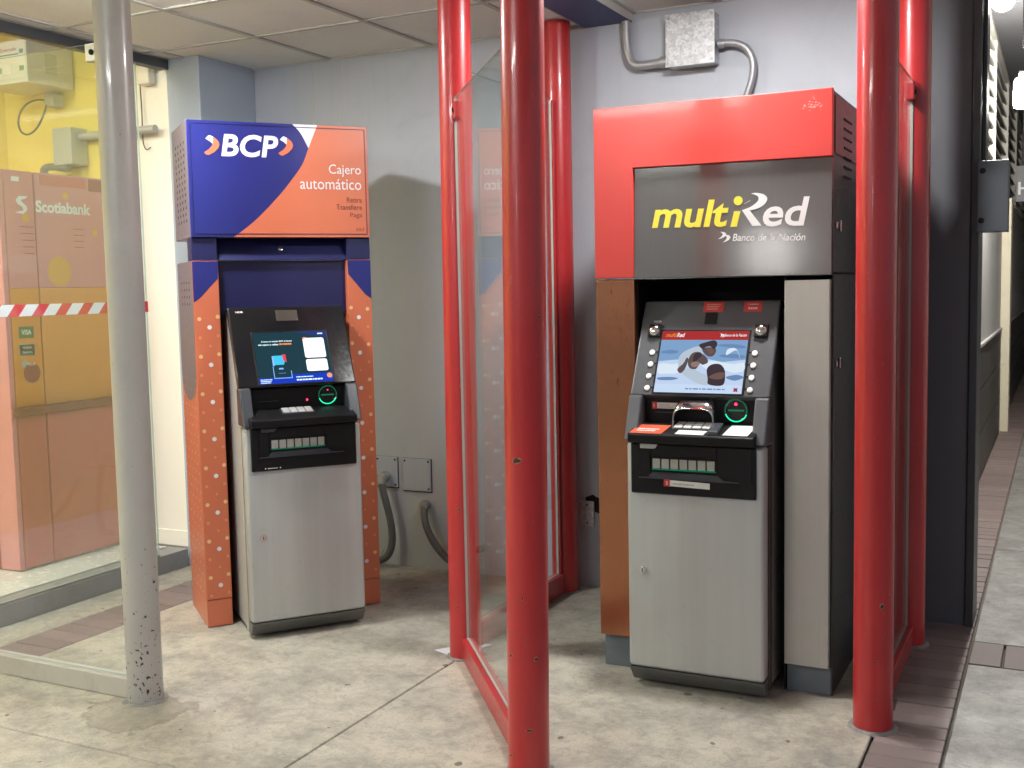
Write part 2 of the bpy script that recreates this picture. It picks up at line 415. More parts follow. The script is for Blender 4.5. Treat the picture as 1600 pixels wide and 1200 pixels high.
# surrounds
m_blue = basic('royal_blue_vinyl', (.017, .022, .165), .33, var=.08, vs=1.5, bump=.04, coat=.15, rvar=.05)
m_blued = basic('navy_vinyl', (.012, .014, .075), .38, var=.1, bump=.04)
m_org = basic('orange_vinyl', (.60, .160, .080), .36, var=.05, vs=2, bump=.04, coat=.12, rvar=.06)
m_white = basic('white_vinyl', (.74, .74, .76), .4, bump=.03)
m_cream = basic('cream_dot', (.80, .52, .25), .45, bump=.02)
m_lorg = basic('light_orange_dot', (.74, .26, .12), .45, bump=.02)
m_mauve = basic('mauve_grey_side', (.165, .14, .175), .38, var=.06, bump=.05)
m_redp = basic('signal_red_panel', (.62, .050, .040), .33, var=.05, vs=2.5, bump=.05, coat=.1, rvar=.06)
m_redside = basic('dark_red_side', (.20, .02, .03), .4, var=.1)
m_gpan = NB('warm_grey_sign_panel')
_b = m_gpan.noise(1.0, 3, .6, m_gpan.coord((90, 90, 2)))
m_gpan.bsdf(m_gpan.mix(_b, (.125, .116, .110), (.140, .131, .125)), m_gpan.math('ADD', m_gpan.math('MULTIPLY', m_gpan.noise(300, 2), .06), .075), .15, .6, bump=m_gpan.noise(260, 2, .6), bstr=.10, bdist=.001); m_gpan = m_gpan.mat
m_steel_red = brushed('worn_steel_red_reflection', (.41, .165, .085), .24, metal=.82, spots=.6, scr=.08, rv=.06)  # worn steel; the red divider's reflection is put into its colour
m_steel = brushed('greenish_brushed_steel', (.50, .49, .45), .44, metal=.40)
m_plinth = basic('blue_grey_plinth', (.135, .165, .185), .45, var=.12, grime=.2)
m_scuff = basic('pale_scuff', (.72, .30, .27), .6)
# lobby
m_yel = basic('yellow_wall', (.86, .68, .13), .55, var=.05, vs=1.5, bump=.1)
m_cwall = basic('cream_white_wall', (.82, .81, .70), .55, var=.03, vs=1.5, bump=.1)
m_ltile = basic('white_floor_tile', (.66, .68, .65), .25, var=.05, vs=3, bump=.03)
m_step = basic('grey_step_stone', (.27, .27, .265), .5, var=.15, vs=4, grime=.3)
m_kred = basic('kiosk_red', (.58, .125, .12), .35, var=.06, vs=2)
m_kpink = basic('kiosk_pink', (.62, .225, .26), .35, var=.05, vs=2)  # pinker, paler red for the carcass and upper panels
m_korg = basic('kiosk_ochre', (.72, .265, .045), .35, var=.05, vs=2)
m_kdot = basic('kiosk_amber_dot', (.70, .34, .05), .4)
m_kline = basic('kiosk_seam', (.22, .05, .055), .4)
m_kdk = basic('kiosk_dark_red', (.30, .05, .055), .4)
m_kgreen = basic('kiosk_card_green', (.10, .17, .07), .45)
m_krail = basic('charcoal_head_rail', (.055, .06, .07), .45)
m_ivory = basic('ivory_plastic', (.74, .73, .62), .45)
m_box = basic('pale_steel_box', (.62, .63, .60), .45)
m_boxd = basic('galvanised_box', (.43, .45, .44), .45, metal=.3)
m_tapew = basic('white_tape', (.70, .76, .80), .4); m_taper = basic('red_tape', (.62, .05, .06), .4)
m_blkcable = basic('black_cable', (.03, .03, .03), .5)
# passage
m_plight = wallpaint('passage_light_wall', (.52, .51, .50), grime=.4)
m_ppanel = basic('brown_slab_panel', (.085, .075, .066), .5, var=.2, vs=3, grime=.2)
m_pceil = basic('passage_soffit', (.17, .17, .18), .8)
m_pcream = basic('cream_pilaster', (.72, .66, .50), .55, grime=.15)
m_slat = basic('pale_lattice_slat', (.50, .48, .43), .5)
m_bulb = emit('ceiling_light_glow', (1.0, .99, .975), BULB, True)
m_bulb2 = emit('passage_bulb_glow', (1.0, .96, .89), PASS, True)
m_globe = emit('street_globe_glow', (1.0, .98, .95), STREET, True)
m_filltube = emit('fill_tube_glow', (1.0, .99, .97), FILL_TUBE, True)
m_panel = emit('lobby_panel_glow', (1.0, .97, .88), PANEL, True)
m_blueb = basic('blue_soffit', (.055, .075, .19), .6, var=.1)
m_paper = basic('paper', (.72, .73, .76), .7)

# ------------------------------------------------------------------ ground
ground = struct(obj('ground', MB().box(-45, 45, -45, 60, -.40, -.018), m_bed, smooth=0))
def slab(x0, x1, y0, y1, m, top=0.0):
    return obj('slab', MB().box(x0+.003, x1-.003, y0+.003, y1-.003, -.016, top), m, ground, bevel=.0035, seg=1)
for x0, x1 in ((-3.830, -2.18), (-2.18, -.535)):
    for y0, y1 in ((-2.2, .2), (.2, 2.56), (2.56, 5.06)): slab(x0, x1, y0, y1, m_floor)
slab(-4.33, -4.09, -2.2, 2.0, m_floor); slab(-4.33, -4.09, 2.0, 4.62, m_floor)
for y0, y1 in ((-2.2, 1.6), (1.6, 4.555), (4.855, 6.6), (6.6, 9.6), (9.6, 13.0), (13.0, 18.0), (18.0, 23.9)):
    slab(-.305, 1.1, y0, y1, m_pave); slab(1.1, 2.8, y0, y1, m_pave)
bk = MB().box(-.108, .108, -.047, .047, -.016, 0).mesh('brick', [m_brick], bevel=.003, seg=1)
bk2 = MB().box(-.128, .128, -.047, .047, -.016, 0).mesh('brick', [m_brick], bevel=.003, seg=1)
bk3 = MB().box(-.058, .058, -.146, .146, -.016, 0).mesh('brick', [m_brick], bevel=.003, seg=1)
for i in range(226): link('brick', bk, ground, (-.42, 1.2+.1*i, random.uniform(-.002, .002)))
for i in range(48): link('brick', bk2, ground, (-3.96, -.1+.1*i, random.uniform(-.002, .002)))
for i in range(20): link('brick', bk3, ground, (-.243+.124*i, 4.705, random.uniform(-.002, .002)))

# ------------------------------------------------------------------ walls, pier, ceiling
w = obj('back_wall', MB().box(-4.105, -.56, 5.05, 5.25, -.03, 2.95), m_wall, smooth=0)
tag(w, 'pale blue-grey painted back wall behind both cash machines', 'wall')
obj('seam', MB().box(-3.712, -3.706, 5.0475, 5.06, 1.2, 2.75), m_tbar, w, smooth=0)
obj('seam', MB().box(-3.53, -3.524, 5.048, 5.06, 1.2, 2.75), m_tbar, w, smooth=0)
c = obj('wall_column', MB().box(-4.335, -4.108, 4.60, 5.26, -.03, 2.95), m_wallb, bevel=.006)
tag(c, 'blue-grey square column in the corner left of the blue and orange machine', 'column')
p = thing('dark_pier', 'charcoal painted pier beside the passage, behind the right red post', 'pier', (-.44, 5.2, 0))
def at(o): return Matrix.Translation(-Vector(o.location))
def wbox(name, par, m, x0, x1, y0, y1, z0, z1, bevel=0, label=None):
    mb = MB(); mb.T = at(par); mb.box(x0, x1, y0, y1, z0, z1)
    return obj(name, mb, m, par, bevel=bevel, label=label)
wbox('wall', p, m_dark, -.557, -.352, 5.07, 5.30, -.03, 3.5, .004)
wbox('edge_channel', p, m_dark2, -.351, -.318, 5.055, 5.30, -.03, 3.5, .004)
wbox('door_frame', p, m_dark2, -.317, -.300, 5.12, 5.28, 2.0, 3.5, .004)

ceil = struct(obj('ceiling', MB().box(-4.33, -.30, 1.7, 5.06, 2.83, 2.95), m_pceil, smooth=0))
XB = [-4.33, -4.215, -3.58, -2.945, -2.31, -2.10]; YB = [5.05, 4.42, 3.80, 3.18, 2.56, 1.94]
def ctile(x0, x1, y0, y1, z=2.76):
    obj('ceiling_tile', MB().box(x0+.006, x1-.006, y0+.006, y1-.006, z+.004, z+.02), m_tile, ceil, bevel=.003, seg=1)
def grid(xb, yb, z):
    for x in xb: obj('grid_bar', MB().box(x-.0115, x+.0115, yb[-1], yb[0], z-.004, z+.006), m_tbar, ceil, smooth=0)
    for y in yb:
        for i in range(len(xb)-1): obj('grid_bar', MB().box(xb[i]+.0118, xb[i+1]-.0118, y-.0115, y+.0115, z-.004, z+.006), m_tbar, ceil, smooth=0)
for i in range(len(XB)-1):
    for j in range(len(YB)-1): ctile(XB[i], XB[i+1], YB[j+1], YB[j])
grid(XB, YB, 2.76)
XB2 = [-1.83, -1.42, -.785, -.31]
YB2 = [5.05, 4.42, 3.80, 3.18, 2.56, 1.94]
for i in range(len(XB2)-1):
    for j in range(len(YB2)-1): ctile(XB2[i], XB2[i+1], YB2[j+1], YB2[j], 2.785)
grid(XB2, YB2, 2.785)
struct(obj('canopy_soffit', MB().box(-4.33, 2.6, -1.6, 1.69, 2.83, 2.95), m_tile, smooth=0))
beam = obj('ceiling_beam', MB().box(-2.088, -1.846, 1.7, 5.05, 2.745, 2.825, 0), [m_blueb], bevel=.004)
tag(beam, 'dark blue beam in the ceiling above the red glass divider', 'beam')
obj('fascia_strip', MB().box(-1.8455, -1.842, 1.7, 5.045, 2.747, 2.825), m_tbar, beam, smooth=0)

# ------------------------------------------------------------------ round ceiling lights over the two bays, street lamp behind the viewer
def bay_lamp(x, y, z, label):
    t = thing('ceiling_lamp', label, 'lamp', (x, y, z), group='round lights over the two machine bays')
    obj('housing', MB().lathe([(.118, 0), (.122, -.010), (.118, -.024), (.108, -.025)], n=36), m_ivory, t)
    obj('diffuser', MB().lathe([(.106, -.0252), (.106, -.038), (.102, -.041), (.060, -.044), (.010, -.045)], n=16), m_bulb, t)
bay_lamp(-3.28, 3.18, 2.755, 'round ceiling light over the bay of the blue and orange machine')
bay_lamp(-1.13, 3.84, 2.780, 'round ceiling light over the bay of the red and grey machine')
tb = thing('fill_tube_light', 'added tube light, out of view under the canopy over the forecourt', 'ceiling light', (-2.55, .25, 2.83))  # unseen tube, added to lift the overall brightness
obj('tray', MB().box(-.62, .62, -.045, .045, -.030, -.001), m_ivory, tb, bevel=.003)
for y_ in (-.022, .022): obj('tube', MB().tube([(-.59, y_, -.046), (.59, y_, -.046)], .013, 10), m_filltube, tb, smooth=50)
for x_ in (-.605, .605): obj('tube_socket', MB().box(x_-.012, x_+.012, -.040, .040, -.066, -.0305), m_ivory, tb, bevel=.003)
sl = thing('street_lamp', 'globe street lamp on a dark pole across the pavement behind the viewer', 'street lamp', (-3.35, -6.2, 0))
obj('pole', MB().tube([(0, 0, -.03), (0, 0, .25), (0, 0, .30), (0, 0, 2.40)], [.075, .070, .042, .034], 20), m_dark2, sl, smooth=50)
obj('collar', MB().lathe([(.034, 2.39), (.060, 2.42), (.060, 2.44), (.040, 2.458)], n=24), m_dark2, sl)
obj('globe', MB().lathe([(.09*math.sin(R(a_)), 2.545-.09*math.cos(R(a_))) for a_ in (22, 40, 58, 76, 94, 112, 130, 148, 166, 178)], n=20), m_globe, sl, smooth=80)

# ------------------------------------------------------------------ steel posts and glass
PR = .0645
def post(par, x, y, h, m, lean=0.0, foot=True):
    mb = MB(); mb.T = at(par)
    mb.tube([(x+lean*.895*z, y+lean*.445*z, z) for z in (0, .02, h*.33, h*.66, h)], PR, 56)
    p_ = obj('post', mb, m, par, smooth=50)
    mb = MB(); mb.T = at(par)
    n = 40; rnd = random.Random(int(abs(x*1000))); v = []
    for r_, z_ in ((PR+.0006, .0065), (PR+.007, .0055), (PR+.016, .0015), (PR+.020, -.004)):
        for j in range(n):
            a = 2*math.pi*j/n; q = r_+(rnd.uniform(-.003, .004) if r_ > PR+.002 else 0); v.append((x+q*math.cos(a), y+q*math.sin(a), z_))
    mb.add(v, [(i*n+j, i*n+(j+1) % n, (i+1)*n+(j+1) % n, (i+1)*n+j) for i in range(3) for j in range(n)])
    obj('mortar_collar', mb, m_pave, p_, smooth=0)
    return p_
def pane(par, a, b, z0, z1, m, th=.010):
    a = Vector((a[0], a[1], 0)); b = Vector((b[0], b[1], 0)); d = (b-a).normalized(); n = Vector((-d.y, d.x, 0))*th/2
    mb = MB(); mb.T = at(par)
    q = [a-n, b-n, b+n, a+n]
    v = [(p.x, p.y, z0) for p in q] + [(p.x, p.y, z1) for p in q]
    mb.add(v, [(0, 1, 5, 4), (2, 3, 7, 6)], 0)
    mb.add(v, [(0, 3, 2, 1), (4, 5, 6, 7), (1, 2, 6, 5), (3, 0, 4, 7)], 1)
    return obj('glass_pane', mb, [m, m_gedge], par, smooth=0)
def rail(par, a, b, z0, z1, w, m, name='bottom_rail', gap=0):
    a = Vector((a[0], a[1], 0)); b = Vector((b[0], b[1], 0)); d = (b-a).normalized(); n = Vector((-d.y, d.x, 0))*w/2
    mb = MB(); mb.T = at(par); q = [a-n, b-n, b+n, a+n]
    v = [(p.x, p.y, z0) for p in q] + [(p.x, p.y, z1) for p in q]
    mb.add(v, [(0, 3, 2, 1), (4, 5, 6, 7), (0, 1, 5, 4), (1, 2, 6, 5), (2, 3, 7, 6), (3, 0, 4, 7)])
    return obj(name, mb, m, par, bevel=.004)
def clamp(par, x, y, z, ang, m):
    mb = MB(); mb.T = at(par) @ Matrix.Translation((x, y, z)) @ Matrix.Rotation(ang, 4, 'Z')
    mb.box(-.034, .034, -.014, .014, -.032, .032)
    o = obj('glass_clamp', mb, m, par, bevel=.004)
    mb = MB(); mb.T = at(par) @ Matrix.Translation((x, y, z)) @ Matrix.Rotation(ang, 4, 'Z') @ Matrix.Rotation(R(90), 4, 'X')
    mb.lathe([(.010, .014), (.010, .019), (.006, .020)], n=14)
    obj('screw', mb, m_hole, o)
    return o
# grey post and its screen
G = thing('glass_screen', 'glass screen on a rust-chipped grey post at the left edge', 'screen', (-3.038, 2.968, 0))
post(G, -3.038, 2.968, 2.76, m_grey)
pane(G, (-4.31, 2.968), (-3.106, 2.968), .078, 2.408, m_glassF)
rail(G, (-4.32, 2.968), (-3.101, 2.968), .0, .077, .055, m_greyrail)
clamp(G, -3.131, 2.968, 2.375, 0, m_alu)
# red divider between the bays
B0, B1, B2 = (-2.185, 4.93), (-2.170, 3.870), (-1.460, 2.989)
D = thing('glass_divider', 'red three-post glass divider standing between the two cash machines', 'divider', (-2.185, 3.862, 0))
post(D, *B0, 2.76, m_red); post(D, *B1, 2.76, m_red, .006); post(D, *B2, 2.78, m_red, .010)
dv = (Vector(B2)-Vector(B1)).normalized()
a1 = Vector(B1)+dv*.067; a2 = Vector(B2)-dv*.060
pane(D, a1, a2, .095, 2.245, m_glassA)
rail(D, a1-dv*.01, a2+dv*.004, .004, .092, .050, m_redrail)
pane(D, (-2.185, 3.930), (-2.185, 4.838), .105, 2.385, m_glassA)
rail(D, (-2.185, 3.920), (-2.185, 4.868), .004, .102, .050, m_redrail)
rail(D, (-2.185, 4.842), (-2.185, 4.862), .104, 2.385, .030, m_redrail, 'edge_channel')
ang = math.atan2(dv.y, dv.x)
pc = Vector(B1)+dv*.10; clamp(D, pc.x, pc.y, 2.19, ang, m_redrail)
pc = Vector(B2)-dv*.085; clamp(D, pc.x, pc.y, 2.19, ang, m_redrail)
# chips knocked out of the enamel
m_chip = basic('bare_rusty_steel', (.060, .036, .026), .8, var=.4, vs=60)
m_chipr = basic('pale_primer_rim', (.40, .22, .13), .7, var=.3, vs=60)
def chip(par, x, y, lean, ang, z, w_, h_):
    for k, (sc_, m) in enumerate(((1.35, m_chipr), (1.0, m_chip))):
        n = 13; rim = []; rr_ = PR+.0006+.0004*k
        for j in range(n):
            a = 2*math.pi*j/n; f = sc_*random.uniform(.7, 1.15)
            da = w_*f*math.cos(a)/PR; zz = z+h_*f*math.sin(a)
            rim.append((x+lean*.895*zz+rr_*math.cos(ang+da), y+lean*.445*zz+rr_*math.sin(ang+da), zz))
        mb = MB(); mb.T = at(par)
        cc = (x+lean*.895*z+rr_*math.cos(ang), y+lean*.445*z+rr_*math.sin(ang), z)
        mb.add([cc]+rim, [(0, 1+j, 1+(j+1) % n) for j in range(n)])
        obj('paint_chip', mb, m, par, smooth=0)
# right-hand screen
S = thing('glass_screen', 'narrow glass screen on two red posts right of the red and grey machine', 'screen', (-.545, 3.77, 0))
post(S, -.545, 3.772, 2.785, m_red); post(S, -.545, 4.735, 2.785, m_red)
pane(S, (-.545, 3.84), (-.545, 4.665), .095, 2.285, m_glassA)
rail(S, (-.545, 3.832), (-.545, 4.675), .004, .092, .050, m_redrail)
clamp(S, -.545, 4.64, 2.235, R(90), m_redrail)
random.seed(11)
for a_, z_, w_, h_ in ((-1.56, .987, .013, .0075), (-1.66, .985, .007, .006), (-2.04, .384, .006, .005), (-.73, .378, .005, .006), (-2.13, .067, .005, .005), (-1.07, .156, .009, .004), (-1.35, .568, .002, .006), (-1.15, .44, .003, .003), (-.40, 1.416, .004, .004)):
    chip(D, B2[0], B2[1], .010, a_, z_, w_, h_)
for a_, z_, w_, h_ in ((-1.01, .433, .006, .009), (-1.28, .245, .004, .003), (-1.20, .121, .003, .003), (-1.64, .061, .002, .003)): chip(S, -.545, 3.772, 0, a_, z_, w_, h_)
for a_, z_, w_, h_ in ((-1.3, .62, .004, .005), (-1.0, 1.35, .003, .004), (-1.5, .22, .004, .004)): chip(D, B1[0], B1[1], .006, a_, z_, w_, h_)

# ------------------------------------------------------------------ cash machine (same cabinet, two front ends)
W = .515
FT = math.hypot(.52, 1)
def FP(x, s, o=0.0):      # point on the sloping upper fascia: s up the slope from the fold, o outwards
    return (x, .06+.52/FT*s - o/FT, 1.095 + s/FT + .52/FT*o)
TF = frame(FP(0, 0), (1, 0, 0), (0, .52, 1))          # local x right, y up the slope, z outwards
def fascia_box(mb, x0, x1, s0, s1, o0, o1, mi=None):
    old = mb.T; mb.T = old @ TF; mb.box(x0, x1, s0, s1, o0, o1, mi); mb.T = old; return mb
def cash_machine(name, label, loc, rotz, kind):
    t = thing(name, label, 'cash machine', loc, rotz)
    near = kind == 'grey'
    fm = m_gfas if near else m_blkg
    # carcass
    mb = MB().prism([(.075, .022), (.70, .022), (.70, 1.40), (.29, 1.40), (.14, 1.10), (.14, .93), (.075, .93)], 'x', .012, W-.012)
    obj('cabinet', mb, m_side, t, bevel=.004)
    for x in (.05, W-.05):
        for y in (.13, .62): obj('foot', MB().lathe([(.018, 0), (.018, .010), (.010, .012), (.010, .022)], (x, y, 0), 14), m_blk, t)
    o = obj('door', MB().box(.002, W-.002, .0, .072, .078, .9285), m_cab, t, bevel=.016, seg=4)
    mb = MB().prism([(.0, .0765), (.07, .0765), (.07, .016), (.048, .016)], 'x', .004, W-.004); obj('toe_plate', mb, m_cabd, o, bevel=.003)
    lk = obj('lock', MB().tube([(.062, .002, .452), (.062, -.008, .452)], .0140, 20), m_chrome, o, bevel=.002)
    obj('keyhole', MB().box(.0605, .0635, -.0088, -.0082, .445, .459), m_hole, lk, smooth=0)
    for x in (W-.010, .0):   # edge trims seen along the cabinet sides
        obj('side_trim', MB().box(x, x+.010, .0735, .115, .03, .925), m_trim if near else m_side, t, bevel=.002)
    # dispenser front
    x0, x1, z0, z1 = .024, .488, .742, .9275
    sx0, sx1, sz0, sz1 = .108, .345, .832, .878
    mb = MB()
    mb.box(x0, sx0, -.014, .0, z0, z1); mb.box(sx1, x1, -.014, .0, z0, z1)
    mb.box(sx0, sx1, -.014, .0, z0, sz0-.012); mb.box(sx0, sx1, -.014, .0, sz1, z1)
    dp = obj('dispenser_panel', MB().prism([(x0, z0), (x1, z0), (x1, z1), (x0, z1)], 'y', -.0145, -.0015), m_blk, t, bevel=.005)
    obj('raised_frame', MB().box(sx0-.05, sx0-.006, -.021, -.0148, .80, .925).box(sx1+.006, x1-.012, -.0185, -.0148, .80, .925).box(sx0-.0055, sx1+.0055, -.021, -.0148, .884, .925), m_blk, dp, bevel=.003)
    obj('slot_mouth', MB().box(sx0-.004, sx1+.004, -.0165, -.0148, sz0, sz1), m_hole, dp)
    nfl = 7; wf = (sx1-sx0)/nfl
    for i in range(nfl):
        obj('shutter_segment', MB().box(sx0+i*wf+.0025, sx0+(i+1)*wf-.0025, -.0205, -.0167, sz0+.006, sz1-.004), m_flap, dp, bevel=.002)
    obj('guide_light', MB().box(sx0, sx1, -.0200, -.0167, sz0+.001, sz0+.005), m_greend, dp, smooth=0)
    obj('slot_lip', MB().prism([(sx0-.05, .800), (x1-.06, .800), (x1-.06, .8035), (sx1+.03, .805), (sx1+.01, .824), (sx0, .824), (sx0-.014, .805), (sx0-.05, .8035)], 'y', -.024, -.0148), m_fslope, dp)
    obj('finger_tab', MB().prism([(.066, .928), (.135, .928), (.122, .911), (.066, .911)], 'y', -.030, -.0215), m_fslope if not near else m_txtg, dp, bevel=.002)
    # shelf with its lip
    sh = obj('shelf', MB().prism([(.095, 1.0), (.088, .93), (-.038, .930), (-.046, .938), (-.046, .966)], 'x', .022, W-.028), m_blk, t, bevel=.005)
    def SH(y): return 1.0 - (.095-y)*(.034/.141)
    # cheeks each side of the recess and the sloping upper plate
    for xa, xb in ((-.004, .046), (W-.046, W+.004)):
        obj('fascia_cheek', MB().prism([(-.012, .935), (.052, 1.0965), (.115, 1.0965), (.105, .935)], 'x', xa, xb), m_fslope if not near else m_gfas, t, bevel=.006)
    mb = MB()
    fascia_box(mb, -.004, W+.004, .003, .392, -.034, 0)
    fa = obj('fascia', mb, fm, t, bevel=.007, seg=3)
    obj('hood', MB().prism([(.245, 1.435), (.70, 1.43), (.70, 1.402), (.265, 1.402)], 'x', .006, W-.006), m_blk, t, bevel=.003)
    rp = obj('reader_panel', MB().prism([(.0905, 1.0985), (.0955, .99), (.125, .99), (.125, 1.0985)], 'x', .0465, W-.0465), m_blk, t, smooth=0)
    # screen: bezel, lit picture
    mb = MB(); fascia_box(mb, .080, .425, .008, .268, .0005, .0035); bz = obj('screen_bezel', mb, m_blk, fa, bevel=.0015)
    X0, X1, S0, S1 = .088, .417, .014, .262
    def scr(nm, polys, m, lift):
        for pl_ in polys:
            mb = MB(); mb.T = TF
            mb.add([(X0+(X1-X0)*u, S0+(S1-S0)*v, .0036+lift*.00025) for u, v in pl_], [tuple(range(len(pl_)))])
            obj(nm, mb, m, bz, smooth=0)
    def scrtext(nm, items, m, lift):
        for body, u, v, wd, ht, shear, bold in items:
            obj(nm, text_mb(body, frame(FP(X0+(X1-X0)*u, S0+(S1-S0)*v, .0036+lift*.00025), (1, 0, 0), (0, .52, 1)), width=wd*(X1-X0), height=ht*(S1-S0), shear=shear, bold=bold), m, bz, smooth=0)
    def rect(a, b, c_, d): return [(a, c_), (b, c_), (b, d), (a, d)]
    def rrect(a, b, c_, d, r):
        out = []
        for cx, cy_, s0 in ((b-r, c_+r, -90), (b-r, d-r, 0), (a+r, d-r, 90), (a+r, c_+r, 180)):
            for k in range(4):
                w_ = R(s0+30*k); out.append((cx+r*math.cos(w_), cy_+r*math.sin(w_)))
        return out
    if not near:
        scr('screen_picture', [rect(0, 1, 0, 1)], emit('screen_teal', (.018, .055, .075), 1.0), 0)
        scr('screen_bar', [[(0, 0), (1, 0), (1, .17), (.47, .17), (.40, .12), (0, .12)]], emit('screen_blue', (.015, .05, .50), 1.1), 1)
        scr('screen_bar', [[(.55, 1), (1, 1), (1, .86)]], emit('screen_navy', (.03, .05, .22), 1.0), 1)
        scr('screen_card', [rrect(.665, .955, .475, .865, .03), rrect(.665, .955, .215, .445, .03)], emit('screen_white', (1, 1, 1), 1.5), 1)
        scr('screen_card', [[(.665, .84), (.73, .87), (.69, .885), (.665, .875)]], emit('screen_pink', (1, .35, .30), 1.2), 2)
        scrtext('screen_lettering', [('Acerca tu tarjeta BCP al lector', .10, .80, .42, .035, 0, .03), ('del cajero y utiliza', .055, .735, .27, .04, 0, .03),  ], emit('screen_letter_white', (.75, .95, 1), 1.4), 3)
        for u, v, wd, ht, rw in ((.88, .925, .085, .05, 1), (.02, .01, .16, .09, 3), (.50, .095, .26, .035, 1), (.50, .03, .40, .055, 1)):
            o_ = obj('screen_print', greek(frame(FP(X0+(X1-X0)*u, S0+(S1-S0)*v, .0044), (1, 0, 0), (0, .52, 1)), wd*(X1-X0), ht*(S1-S0), rw, int(u*100)), MATS['screen_letter_white'], bz, smooth=0); o_['kind'] = 'stuff'
        o_ = obj('screen_print', greek(frame(FP(X0+(X1-X0)*.335, S0+(S1-S0)*.735, .0044), (1, 0, 0), (0, .52, 1)), .21*(X1-X0), .06*(S1-S0), 1, 4), emit('screen_orange', (1, .30, .08), 1.3), bz, smooth=0); o_['kind'] = 'stuff'
        scr('screen_drawing', [[(.23, .36), (.36, .36), (.38, .43), (.35, .54), (.23, .54)]], emit('screen_cyan', (.06, .55, .85), 1.2), 2)
        scr('screen_drawing', [[(.36, .44), (.40, .40), (.40, .56), (.35, .56)]], emit('screen_red', (.9, .08, .12), 1.0), 3)
        scr('screen_drawing', [rect(.21, .235, .34, .53), rect(.205, .215, .10, .33), rect(.205, .45, .095, .11), rect(.44, .45, .10, .24), [(.28, .27), (.35, .27), (.34, .30), (.29, .30)], rect(.27, .37, .195, .20)], emit('screen_pale_blue', (.25, .5, .95), 1.2), 3)
        mb = MB(); mb.T = TF; cx, cs = X0+(X1-X0)*.955, S0+(S1-S0)*.115
        mb.add([(cx+.012*math.cos(2*math.pi*k/16), cs+.012*math.sin(2*math.pi*k/16), .0046) for k in range(16)], [tuple(range(16))]); obj('screen_badge', mb, emit('screen_badge', (1, .35, .15), 1.2), bz, smooth=0)
        # camera window and maker mark
        mb = MB(); fascia_box(mb, .205, .303, .318, .372, .0005, .003); obj('camera_window', mb, basic('smoked_window', (.075, .065, .055), .15), fa, bevel=.002)
        obj('maker_mark', text_mb('NCR', frame(FP(.028, .364, .0006), (1, 0, 0), (0, .52, 1)), width=.034, height=.008, bold=.03), m_txtw, fa, smooth=0)
    else:
        scr('screen_picture', [rect(0, 1, 0, 1)], emit('beach_pale_sky', (.55, .68, .90), 1.0), 0)
        scr('screen_banner', [rect(0, 1, .855, 1)], emit('banner_red', (.42, .035, .035), 1.0), 1)
        def zp(pts):      # outlines of the advert picture, smoothed
            out = []
            for x, y in pts:
                v = 1-(y-372)/428.; out.append(((x-(300+70*v))/626., v))
            n = len(out); res = []
            for i in range(n):
                p0, p1, p2, p3 = out[i-1], out[i], out[(i+1) % n], out[(i+2) % n]
                for j in range(4):
                    t_ = j/4; res.append(tuple(.5*((2*p1[a])+(-p0[a]+p2[a])*t_+(2*p0[a]-5*p1[a]+4*p2[a]-p3[a])*t_**2+(-p0[a]+3*p1[a]-3*p2[a]+p3[a])*t_**3) for a in (0, 1)))
            return res
        scr('screen_sea', [[(0, .50), (.2, .53), (.5, .56), (.75, .50), (1, .54), (1, .855), (0, .855)]], emit('sea_blue', (.22, .38, .62), 1.0), 1)
        scr('screen_wave', [zp([(350, 520), (420, 505), (480, 512), (470, 528), (400, 532)]), zp([(760, 470), (860, 462), (960, 475), (950, 492), (840, 485)]), zp([(780, 540), (880, 530), (960, 545), (940, 560), (820, 556)]), zp([(330, 700), (420, 694), (480, 702), (430, 716), (340, 716)]), zp([(820, 690), (900, 672), (945, 690), (880, 712)])], emit('sea_deep', (.15, .27, .48), 1.0), 2)
        scr('screen_foam', [zp([(335, 610), (380, 600), (440, 606), (490, 600), (520, 640), (470, 668), (400, 672), (332, 668)]), zp([(640, 600), (720, 580), (800, 590), (880, 600), (950, 590), (950, 640), (880, 660), (800, 640), (700, 640)]), zp([(830, 540), (900, 505), (925, 560), (915, 520), (890, 490), (840, 500)])], emit('foam_white', (.74, .84, .96), 1.0), 3)
        scr('screen_figure', [zp([(484, 575), (508, 532), (558, 502), (632, 480), (662, 520), (668, 562), (640, 575), (592, 545), (560, 570), (525, 640), (486, 655)]), zp([(500, 655), (575, 632), (640, 660), (702, 688), (700, 742), (640, 742), (560, 704)])], emit('shirt_white', (.50, .58, .68), 1.0), 4)
        scr('screen_figure', [zp([(560, 565), (590, 526), (640, 522), (690, 560), (696, 592), (660, 608), (640, 600), (612, 636), (570, 634), (553, 604)]), zp([(476, 640), (520, 600), (545, 560), (556, 575), (530, 640), (496, 668)]), zp([(664, 492), (742, 488), (758, 512), (735, 546), (700, 548), (668, 522)])], emit('figure_brown', (.12, .085, .085), 1.0), 5)
        scr('screen_figure', [zp([(636, 470), (690, 450), (748, 438), (768, 462), (745, 500), (718, 480), (680, 486), (664, 500)]), zp([(688, 642), (718, 608), (772, 600), (806, 622), (818, 668), (800, 744), (700, 742), (694, 700)]), zp([(600, 540), (640, 520), (655, 545), (620, 575), (590, 600)])], emit('figure_dark', (.055, .040, .048), 1.0), 6)
        scr('screen_figure', [zp([(702, 690), (760, 662), (812, 660), (800, 700), (740, 706)]), zp([(690, 492), (735, 496), (740, 520), (712, 534)])], emit('figure_skin', (.17, .095, .085), 1.0), 7)
        scr('screen_figure', [zp([(575, 598), (610, 586), (640, 596), (620, 622), (585, 622)])], emit('figure_hand', (.30, .19, .17), 1.0), 7)
        scr('screen_footer', [rect(0, 1, 0, .135)], emit('footer_pale', (.60, .74, .95), 1.0), 2)
